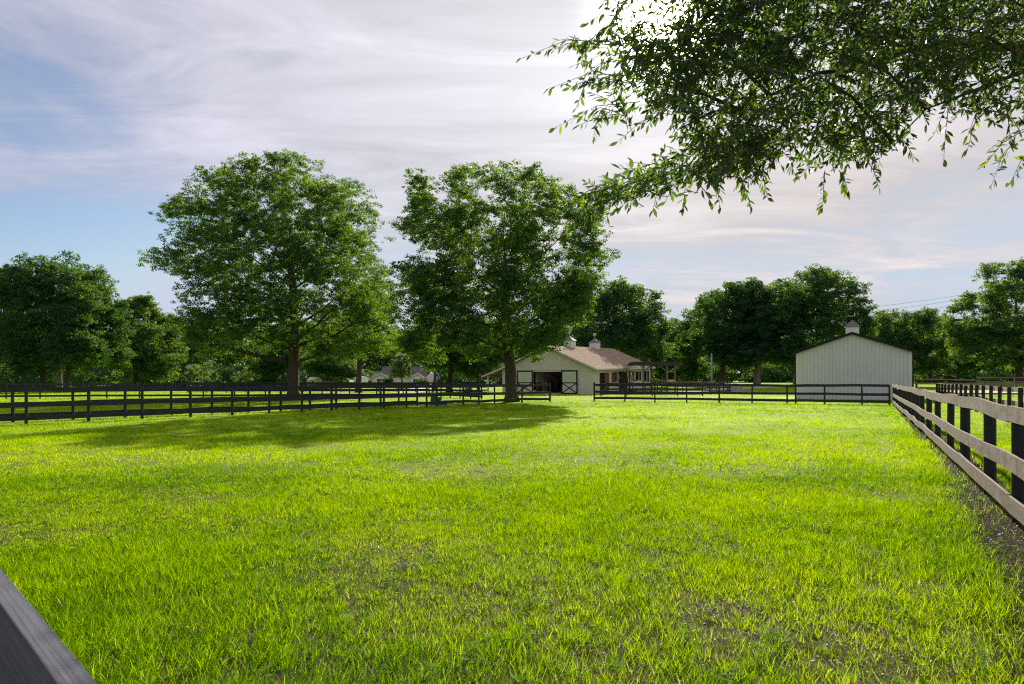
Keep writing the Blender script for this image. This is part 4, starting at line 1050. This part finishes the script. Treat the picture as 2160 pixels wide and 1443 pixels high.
# ------------------------------------------------------------------ white gabled shed
SX, SY = 34.0, 58.0
shed = thing('shed', 'pale ribbed metal shed with charcoal trim and one louvred cupola', 'shed', (SX, SY, 0), -TH)
W_, H_, PK = 9.15, 4.2, 5.82
SD = 12.0
w = MB(); poly = [(-W_, 0), (0, 0), (0, H_), (-W_ / 2, PK - .05), (-W_, H_)]
w.prism(poly, 0, SD); wl_ = w.build('wall', M['shed_wall'], shed)
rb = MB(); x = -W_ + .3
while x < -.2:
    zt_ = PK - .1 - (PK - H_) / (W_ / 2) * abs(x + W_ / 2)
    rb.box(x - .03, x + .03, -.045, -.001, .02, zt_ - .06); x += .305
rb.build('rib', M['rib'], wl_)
sl_ = (PK - H_) / (W_ / 2); r = MB()
for sgn in (1, -1):
    xe = -W_ / 2 + sgn * (W_ / 2 + .3); ze = PK - sl_ * (W_ / 2 + .3)
    pol = [(-W_ / 2, PK), (xe, ze), (xe, ze + .1), (-W_ / 2, PK + .1)]
    r.prism(pol if sgn > 0 else pol[::-1], -.28, SD + .28)
rf_ = r.build('roof', M['trim_dark'], shed)
t = MB(); hw_ = W_ / 2 + .32; ze = PK - sl_ * hw_
t.prism([(-W_ / 2 - hw_, ze - .1), (-W_ / 2, PK - .1), (-W_ / 2 + hw_, ze - .1), (-W_ / 2 + hw_, ze + .12), (-W_ / 2, PK + .12), (-W_ / 2 - hw_, ze + .12)], -.315, -.283)
t.build('fascia', M['trim_dark'], rf_)
t = MB(); t.box(.002, .12, -.024, .14, .0, H_ - .1); t.box(-W_ - .10, -W_ - .002, -.024, .12, 0, H_ - .1); t.build('corner_trim', M['trim_dark'], shed)
cupola(rf_, -W_ / 2 + .0, 1.2, PK - .3, 1.05, .92, .62, vane=False)

# ------------------------------------------------------------------ timber shelter right of the barn
Ysh = 87.0
sx0, sx1 = gx(1331, Ysh), gx(1437, Ysh)
sh = thing('shelter', 'open timber shelter with dark flat roof beside the far end of the barn', 'shelter', (sx0, Ysh, float(gz(sx0, Ysh))))
WW = sx1 - sx0
for (px_, dy) in ((1357, 0), (1374, 2.6), (1407, 0), (1424, 2.6)):
    xx = gx(px_, Ysh + dy) - sx0
    MB().box(xx - .11, xx + .11, dy - .11, dy + .11, -.3, 3.55).build('post', M['bark_pale'], sh)
r = MB(); r.prism_x([(-.7, 3.78), (3.6, 3.55), (3.6, 3.67), (-.7, 3.9)], 0, WW)
r.box(0, WW, -.74, -.70, 3.55, 3.9)
r.build('roof', M['dark_room'], sh)
r = MB(); xx = .2
while xx < WW: r.box(xx, xx + .09, -.9, 3.7, 3.905, 3.96); xx += .42
r.build('batten', M['dark_room'], sh)
r = MB(); xa = gx(1407, Ysh) - sx0
r.bar((xa - 1.0, .0, 3.5), (xa, .0, 2.7), .1, .14).bar((gx(1357, Ysh) - sx0 + 1.0, 0, 3.5), (gx(1357, Ysh) - sx0, 0, 2.7), .1, .14); r.build('brace', M['bark_pale'], sh)
r = MB(); xb, xc = gx(1407, Ysh) - sx0 + .11, gx(1424, Ysh + 2.6) - sx0
r.bar((xb, .0, 1.55), (xc, 2.6, 1.55), .05, .26).bar((xb, 0, 2.7), (xc, 2.6, 2.7), .05, .09); r.bar((xb - .1, .1, 1.0), (xc, 2.7, 1.0), .05, .12); r.build('side_rail', M['tan_timber'], sh)
r = MB(); xd = gx(1358.5, Ysh) - sx0; xe = gx(1374, Ysh + 2.6) - sx0
r.bar((xd, .1, 1.5), (xe, 2.6, 1.5), .05, .2).bar((xe, 2.6, 1.55), (xc - .2, 2.6, 1.55), .05, .26); r.build('back_rail', M['brown_wood'], sh)
MB().box(xd + .3, xe + 1.2, 1.0, 1.6, .85, .93).build('bench_top', M['dark_room'], sh)
# bench legs belong to the built-in bench
r = MB(); [r.box(xd + .35 + q, xd + .43 + q, 1.1, 1.5, -.2, .85) for q in (0, .8, 1.6)]; r.build('bench_leg', M['dark_room'], sh)

# ------------------------------------------------------------------ house beyond the left paddocks
YH = 166.0
hx0 = gx(764, YH); hx1 = gx(918, YH)
house = thing('house', 'cream house with two front gables and brown shingle roof far behind the fences', 'house', (hx0, YH, 0))
def hxp(px_): return gx(px_, YH) - hx0
def hz_(py): return CAMH - (py - HZ) / F * YH
w = MB(); w.box(0, hxp(786), .5, 7, 0, hz_(794)); w.box(hxp(786), hxp(897), 1.0, 8, 0, hz_(794))
for a, c, pk in ((785, 823, 788.5), (868, 896, 787.5)):
    xa, xb = hxp(a), hxp(c); w.prism([(xa, 0), (xb, 0), (xb, hz_(797)), ((xa + xb) / 2, hz_(pk)), (xa, hz_(797))], -.5, 1.0)
xa, xb = hxp(897), hxp(918)
w.prism([(xa, 0), (xb, 0), (xb, hz_(800)), ((xa + xb) / 2, hz_(785)), (xa, hz_(797))], .3, 8)
wl_ = w.build('wall', M['house_wall'], house)
r = MB()
y0_, ym, y1_ = .6, 4.5, 8.4
for a, c, zb, zt_ in ((hxp(800), hxp(899), hz_(795), hz_(774)),):
    r.prism_x([(y0_, zb), (ym, zt_), (y1_, zb), (y1_, zb + .15), (ym, zt_ + .15), (y0_, zb + .15)], a, c)
r.prism_x([(.2, hz_(795)), (3.7, hz_(784)), (7.2, hz_(795)), (7.2, hz_(795) + .12), (3.7, hz_(784) + .12), (.2, hz_(795) + .12)], -.3, hxp(801))
for a, c, pk in ((785, 823, 788.5), (868, 896, 787.5)):
    xa, xb = hxp(a), hxp(c); xm = (xa + xb) / 2
    for sgn, xe in ((-1, xa - .3), (1, xb + .3)):
        ze = hz_(797) - .18; pol = [(xm, hz_(pk)), (xe, ze), (xe, ze + .16), (xm, hz_(pk) + .16)]
        r.prism(pol if sgn > 0 else pol[::-1], -.85, 3.5)
r.build('roof', M['house_roof'], house)
for a, c, pk in ((785, 823, 788.5), (868, 896, 787.5)):
    t = MB(); xa, xb = hxp(a) - .32, hxp(c) + .32; xm = (xa + xb) / 2; zl_, zh_ = hz_(797) - .12, hz_(pk) + .06
    t.prism([(xa, zl_ - .1), (xm, zh_ - .1), (xb, zl_ - .1), (xb, zl_ + .1), (xm, zh_ + .1), (xa, zl_ + .1)], -.905, -.855)
    t.build('fascia', M['trim_white'], house)
for a, c, z0, z1 in ((800.5, 812, 811, 799.5), (876.5, 888.5, 811, 800), (768, 783, 811, 803)):
    xa, xb = hxp(a), hxp(c); yb = -.5 if a > 790 else .5
    wd_ = MB().box(xa, xb, yb - .05, yb - .01, hz_(z0), hz_(z1)).build('window', M['glass'], house)
    f_ = MB(); xm = (xa + xb) / 2; zm = (hz_(z0) + hz_(z1)) / 2
    f_.box(xm - .05, xm + .05, yb - .09, yb - .055, hz_(z0), hz_(z1)).box(xa, xm - .05, yb - .09, yb - .055, zm - .035, zm + .035).box(xm + .05, xb, yb - .09, yb - .055, zm - .035, zm + .035)
    f_.box(xa - .08, xb + .08, yb - .1, yb - .01, hz_(z1), hz_(z1) + .1); f_.build('window_frame', M['trim_white'], wd_)
    if a > 790:
        s_ = MB(); s_.box(xa - .42, xa - .06, yb - .06, yb - .01, hz_(z0), hz_(z1)).box(xb + .06, xb + .42, yb - .06, yb - .01, hz_(z0), hz_(z1)); s_.build('shutter', M['trim_dark'], house)

# small white outbuilding, trailer end, car
Yo = 150.0
ob = thing('outbuilding', 'small white gabled outbuilding right of the largest oak trunk', 'outbuilding', (gx(648, Yo), Yo, 0), R(-14))
wo = MB(); wo.prism_x([(0, 0), (2.6, 0), (2.6, 1.65), (1.3, 2.25), (0, 1.65)], 0, 2.1); wo.build('wall', M['trim_white'], ob)
ro = MB(); ro.prism_x([(-.15, 1.62), (1.3, 2.28), (2.75, 1.62), (2.75, 1.72), (1.3, 2.38), (-.15, 1.72)], -.12, 2.22); ro.build('roof', M['siding'], ob)
MB().box(1.1, 1.55, -.04, -.005, .9, 1.5).build('window', M['glass'], ob)
MB().box(.3, .85, -.04, -.005, 0, 1.5).build('door', M['siding'], ob)
Yt = 146.0
tl = thing('cargo_trailer', 'narrow white trailer end with slatted side beside the tree trunk left of the house', 'trailer', (gx(746, Yt), Yt, 0), R(-20))
MB().prism_x([(0, .5), (3.2, .5), (3.2, 2.3), (1.6, 2.55), (0, 2.2)], 0, 1.6).build('body', M['trim_white'], tl)
s_ = MB(); [s_.box(.15, 1.45, -.03, -.003, .8 + .25 * q, .86 + .25 * q) for q in range(5)]; s_.build('slat', M['batten'], tl)
for q in (.6, 2.4):
    mm = MB(); mm.tube([(1.61, q, .36), (1.8, q, .36)], .36, n=14); mm.build('wheel', M['rubber'], tl)
    mm = MB(); mm.tube([(-.2, q, .36), (-.01, q, .36)], .36, n=14); mm.build('wheel', M['rubber'], tl)
Yc = 143.0
car = thing('parked_car', 'brown parked car mostly hidden behind the fence near the white outbuilding', 'car', (gx(672, Yc), Yc, 0))
cb = MB(); cb.prism([(0, .35), (2.25 * 1.9, .35), (2.28 * 1.9, .75), (2.0 * 1.9, .92), (0.06, .95), (-.02, .7)], 0, 1.75); body = cb.build('body', M['car'], car)
cb = MB(); cb.prism([(.25, .951), (3.2, .951), (2.5, 1.5), (.85, 1.52)], .12, 1.63); cb.build('cabin', M['car'], car)
cb = MB(); cb.prism([(.55, 1.0), (1.5, 1.0), (1.5, 1.43), (.95, 1.43)], .1, .118); cb.prism([(1.6, 1.0), (2.85, 1.0), (2.4, 1.42), (1.6, 1.43)], .1, .118); cb.build('window', M['glass'], car)
for xw_ in (.8, 3.4):
    for yy_ in (-.06, 1.6):
        mm = MB(); mm.tube([(xw_, yy_, .33), (xw_, yy_ + .2, .33)], .33, n=16); wh = mm.build('wheel', M['rubber'], car)
        mm = MB(); mm.tube([(xw_, yy_ - .01, .33), (xw_, yy_ + .21, .33)], .19, n=12); mm.build('rim', M['galv'], wh)

# ------------------------------------------------------------------ small things in the yard
Yp = 96.0
pole = thing('utility_pole', 'thin pale green pole standing before the lumpy oak', 'pole', (gx(1501, Yp), Yp, float(gz(gx(1501, Yp), Yp))))
MB().tube([(0, 0, -.3), (0, 0, 2), (0, 0, 5.2)], [.13, .12, .1], n=10).build('shaft', M['galv'], pole, smooth=True)
Yb = 90.0
bale = thing('covered_bale', 'low grey domed bale behind the far fence near the grey trunk', 'bale', (gx(1550, Yb), Yb, float(gz(gx(1550, Yb), Yb))))
vs = []; fs = []
nu, nv = 18, 8
mm = MB()
pts = [(-.95, 0), (-.93, .45), (-.72, .85), (-.38, 1.06), (0, 1.12), (.38, 1.06), (.72, .85), (.93, .45), (.95, 0)]
mm.prism([(x * .9, z) for x, z in pts], -.75, .75); mm.build('wrap', M['tarp'], bale)
mm = MB(); [mm.prism([(x * .912, z * 1.012) for x, z in pts], y_ - .03, y_ + .03) for y_ in (-.5, 0, .5)]; mm.build('strap', M['trim_dark'], bale)
Ym = 46.6
mb_ = thing('mounting_block', 'dark green mounting block with white treads behind the fence left of the oak', 'mounting block', (gx(908, Ym), Ym, 0))
for i in range(3):
    MB().box(i * .36, i * .36 + .34, 0, .7, 0, .72 - .22 * i).build('step', M['green_plastic'], mb_)
    MB().box(i * .36 - .01, i * .36 + .35, -.02, .72, .722 - .22 * i, .75 - .22 * i).build('tread', M['trim_white'] if i == 2 else M['green_plastic'], mb_)

# power lines (four thin wires crossing the gap beside the right hand oaks)
for lab, a, b in (('highest of the four thin power wires right of the white shed', (1780, 655), (2260, 582)), ('second highest thin power wire right of the shed', (1780, 664), (2260, 592)),
                  ('third thin power wire down, just clearing the open topped oak', (1780, 672), (2260, 606)), ('lowest thin power wire, meeting the far right oak', (1780, 694), (2260, 634))):
    Yw = 165.0
    pts = []
    for s in np.linspace(0, 1, 24):
        p = world(a[0] * (1 - s) + b[0] * s, a[1] * (1 - s) + b[1] * s, Yw + 10 * s); p[2] -= 1.2 * 4 * s * (1 - s) * .5; pts.append(p)
    o0 = pts[0].copy()
    mm = MB(); mm.tube([p - o0 for p in pts], .028, n=5); o = mm.build('power_line', M['wire'])
    o.location = o0; tag(o, lab, 'power line', group='power lines beside the right hand oaks')

# ------------------------------------------------------------------ sky, sun
world_ = bpy.data.worlds.new('World'); scene.world = world_; world_.use_nodes = True
nt = world_.node_tree; nt.nodes.clear(); L = nt.links.new
out = N(nt, 'ShaderNodeOutputWorld'); bg = N(nt, 'ShaderNodeBackground'); bg.inputs['Strength'].default_value = .15
sky = N(nt, 'ShaderNodeTexSky', sky_type='NISHITA', sun_disc=False, sun_elevation=SUN_EL, sun_rotation=SUN_AZ)
sky.air_density = 1.0; sky.dust_density = .6; sky.ozone_density = 2.0
tc = N(nt, 'ShaderNodeTexCoord'); sp = N(nt, 'ShaderNodeSeparateXYZ'); L(tc.outputs['Generated'], sp.inputs[0])
def mth(op, a, b=None, c=None, clamp=False):
    n_ = N(nt, 'ShaderNodeMath', operation=op); n_.use_clamp = clamp
    for i, v in enumerate((a, b, c)):
        if v is None: continue
        if isinstance(v, (int, float)): n_.inputs[i].default_value = v
        else: L(v, n_.inputs[i])
    return n_.outputs[0]
zc = mth('MAXIMUM', sp.outputs['Z'], 0.0)
zz = mth('ADD', zc, .10)
cu = mth('DIVIDE', sp.outputs['X'], zz); cv = mth('DIVIDE', sp.outputs['Y'], zz)
cmb = N(nt, 'ShaderNodeCombineXYZ'); L(cu, cmb.inputs[0]); L(cv, cmb.inputs[1])
def cloud(scale, rot, stretch, detail, rough, dist, off):
    mp = N(nt, 'ShaderNodeMapping'); mp.inputs['Rotation'].default_value = (0, 0, rot); mp.inputs['Scale'].default_value = (*stretch, 1); mp.inputs['Location'].default_value = off
    L(cmb.outputs[0], mp.inputs['Vector'])
    n_ = N(nt, 'ShaderNodeTexNoise', Scale=scale, Detail=detail, Roughness=rough, Distortion=dist); L(mp.outputs[0], n_.inputs['Vector'])
    return n_.outputs['Fac']
n1 = cloud(.8, R(-24), (.7, 1.0), 9, .60, .7, (3.1, 1.2, 0))
n2 = cloud(2.2, R(16), (.5, 1.3), 9, .64, 1.2, (7.3, 2.2, 0))
n3 = cloud(.35, R(8), (.4, 1.6), 5, .5, .2, (1.3, 5.2, 0))
# direction to the sun
sd = (math.sin(SUN_AZ) * math.cos(SUN_EL), math.cos(SUN_AZ) * math.cos(SUN_EL), math.sin(SUN_EL))
dt = N(nt, 'ShaderNodeVectorMath', operation='DOT_PRODUCT'); L(tc.outputs['Generated'], dt.inputs[0]); dt.inputs[1].default_value = sd
dp = mth('MAXIMUM', dt.outputs['Value'], 0.0)
glow = mth('POWER', dp, 7.0); core = mth('POWER', dp, 900.0); halo = mth('POWER', dp, 60.0)
# cover: a broad sheet overhead thinning out towards the horizon, thicker near the sun, streaks below
cov = mth('ADD', mth('MULTIPLY', n1, 1.5), mth('MULTIPLY', n2, .7))
cov = mth('ADD', cov, mth('MULTIPLY', glow, .55))
el = N(nt, 'ShaderNodeMapRange'); el.interpolation_type = 'SMOOTHSTEP'; L(sp.outputs['Z'], el.inputs['Value'])
el.inputs['From Min'].default_value = .07; el.inputs['From Max'].default_value = .27; el.inputs['To Min'].default_value = -.18; el.inputs['To Max'].default_value = .12
cov = mth('ADD', cov, el.outputs[0])
bz = mth('DIVIDE', mth('SUBTRACT', sp.outputs['Z'], .16), .045)
cov = mth('SUBTRACT', cov, mth('MULTIPLY', mth('EXPONENT', mth('MULTIPLY', mth('MULTIPLY', bz, bz), -1.0)), .17))
mr = N(nt, 'ShaderNodeMapRange'); mr.interpolation_type = 'SMOOTHSTEP'; L(cov, mr.inputs['Value'])
mr.inputs['From Min'].default_value = .90; mr.inputs['From Max'].default_value = 1.5; mr.inputs['To Max'].default_value = .95
low = N(nt, 'ShaderNodeMapRange'); low.interpolation_type = 'SMOOTHSTEP'; L(sp.outputs['Z'], low.inputs['Value'])
low.inputs['From Min'].default_value = .13; low.inputs['From Max'].default_value = .04; low.inputs['To Min'].default_value = 0; low.inputs['To Max'].default_value = 1
lowc = mth('MULTIPLY', low.outputs[0], mth('MULTIPLY_ADD', n3, 2.4, -.75, clamp=True))
cover = mth('MAXIMUM', mr.outputs[0], mth('MULTIPLY', lowc, .8))
# cloud light, plus added fill from the unseen sky
cb1 = N(nt, 'ShaderNodeMix', data_type='RGBA'); L(mth('POWER', dp, 3.0), cb1.inputs['Factor'])
cb1.inputs[6].default_value = (1.45, 1.5, 2.05, 1); cb1.inputs[7].default_value = (2.78, 2.72, 2.88, 1)
bk = N(nt, 'ShaderNodeMapRange'); bk.interpolation_type = 'SMOOTHSTEP'; L(dt.outputs['Value'], bk.inputs['Value'])  # sky away from the sun, mostly out of view, brightened as added fill
bk.inputs['From Min'].default_value = .66; bk.inputs['From Max'].default_value = .05
cb2 = N(nt, 'ShaderNodeMix', data_type='RGBA'); L(bk.outputs[0], cb2.inputs['Factor']); L(cb1.outputs[2], cb2.inputs[6]); cb2.inputs[7].default_value = (3.7, 3.55, 3.6, 1)
lowt = N(nt, 'ShaderNodeMix', data_type='RGBA', blend_type='MULTIPLY'); L(mth('MULTIPLY', low.outputs[0], .9), lowt.inputs['Factor']); L(cb2.outputs[2], lowt.inputs[6]); lowt.inputs[7].default_value = (1.0, .88, .74, 1)
wx_ = N(nt, 'ShaderNodeMapRange'); wx_.interpolation_type = 'SMOOTHSTEP'; L(sp.outputs['X'], wx_.inputs['Value']); wx_.inputs['From Min'].default_value = -.15; wx_.inputs['From Max'].default_value = .45
wz_ = N(nt, 'ShaderNodeMapRange'); wz_.interpolation_type = 'SMOOTHSTEP'; L(sp.outputs['Z'], wz_.inputs['Value']); wz_.inputs['From Min'].default_value = .42; wz_.inputs['From Max'].default_value = .22
warm = N(nt, 'ShaderNodeMix', data_type='RGBA', blend_type='MULTIPLY'); L(mth('MULTIPLY', wx_.outputs[0], wz_.outputs[0]), warm.inputs['Factor']); L(lowt.outputs[2], warm.inputs[6]); warm.inputs[7].default_value = (1.04, .96, .87, 1)
shade = mth('MULTIPLY_ADD', mth('ADD', n2, n1), .85, .15)
cs = N(nt, 'ShaderNodeVectorMath', operation='SCALE'); L(warm.outputs[2], cs.inputs[0]); L(shade, cs.inputs['Scale'])
gl = N(nt, 'ShaderNodeMix', data_type='RGBA', blend_type='ADD'); gl.inputs['Factor'].default_value = 1
gsum = mth('ADD', mth('MULTIPLY', core, 60.0), mth('MULTIPLY', halo, .6))
gc = N(nt, 'ShaderNodeVectorMath', operation='SCALE'); gc.inputs[0].default_value = (1, .95, .86); L(gsum, gc.inputs['Scale'])
blue = N(nt, 'ShaderNodeMix', data_type='RGBA', blend_type='MULTIPLY'); blue.inputs['Factor'].default_value = 1; L(sky.outputs[0], blue.inputs[6]); blue.inputs[7].default_value = (.38, .37, .38, 1)
mixc = N(nt, 'ShaderNodeMix', data_type='RGBA'); L(cover, mixc.inputs['Factor']); cap = N(nt, 'ShaderNodeMix', data_type='RGBA', blend_type='DARKEN'); cap.inputs['Factor'].default_value = 1; L(blue.outputs[2], cap.inputs[6]); cap.inputs[7].default_value = (2.0, 2.35, 2.8, 1)
L(cap.outputs[2], mixc.inputs[6]); L(cs.outputs[0], mixc.inputs[7])
L(mixc.outputs[2], gl.inputs[6]); L(gc.outputs[0], gl.inputs[7])
L(gl.outputs[2], bg.inputs['Color']); L(bg.outputs[0], out.inputs['Surface'])

sun = bpy.data.lights.new('sun', 'SUN'); sun.energy = 4.5; sun.angle = R(.53); sun.color = (1, .93, .80)
so = bpy.data.objects.new('sun', sun); COL.objects.link(so); so.location = (20, 60, 60)
so.rotation_euler = Vector([-c for c in sd]).to_track_quat('-Z', 'Y').to_euler()

# ------------------------------------------------------------------ haze
HAZE = 0.0
if HAZE > 0:
    hz = MB().box(-1600, 1600, -70, 1900, -1.3, 32).build('haze', None)
    m, nt, out = new_mat('haze_air'); v = N(nt, 'ShaderNodeVolumePrincipled'); v.inputs['Density'].default_value = HAZE
    v.inputs['Color'].default_value = (.8, .88, 1, 1); v.inputs['Anisotropy'].default_value = .3
    nt.links.new(v.outputs[0], out.inputs['Volume']); hz.data.materials.append(m)
    tag(hz, 'thin bluish summer haze over the far woods', 'haze', kind='stuff')

# ------------------------------------------------------------------ camera and view
cam = bpy.data.cameras.new('camera'); cam.lens = 24; cam.sensor_width = 36; cam.shift_y = (HZ - 721.5) / 2160.0
cam.clip_start = .05; cam.clip_end = 5000
cam.dof.use_dof = True; cam.dof.focus_distance = 30; cam.dof.aperture_fstop = 5.6
co = bpy.data.objects.new('camera', cam); COL.objects.link(co); co.location = (0, 0, CAMH); co.rotation_euler = (R(90), 0, 0)
scene.camera = co
vs_ = scene.view_settings; vs_.view_transform = 'Standard'; vs_.look = 'None'; vs_.exposure = .95; vs_.gamma = 1
scene.cycles.max_bounces = 8; scene.cycles.transmission_bounces = 6; scene.cycles.diffuse_bounces = 4
scene.cycles.use_denoising = False
scene.cycles.filter_width = 1.15
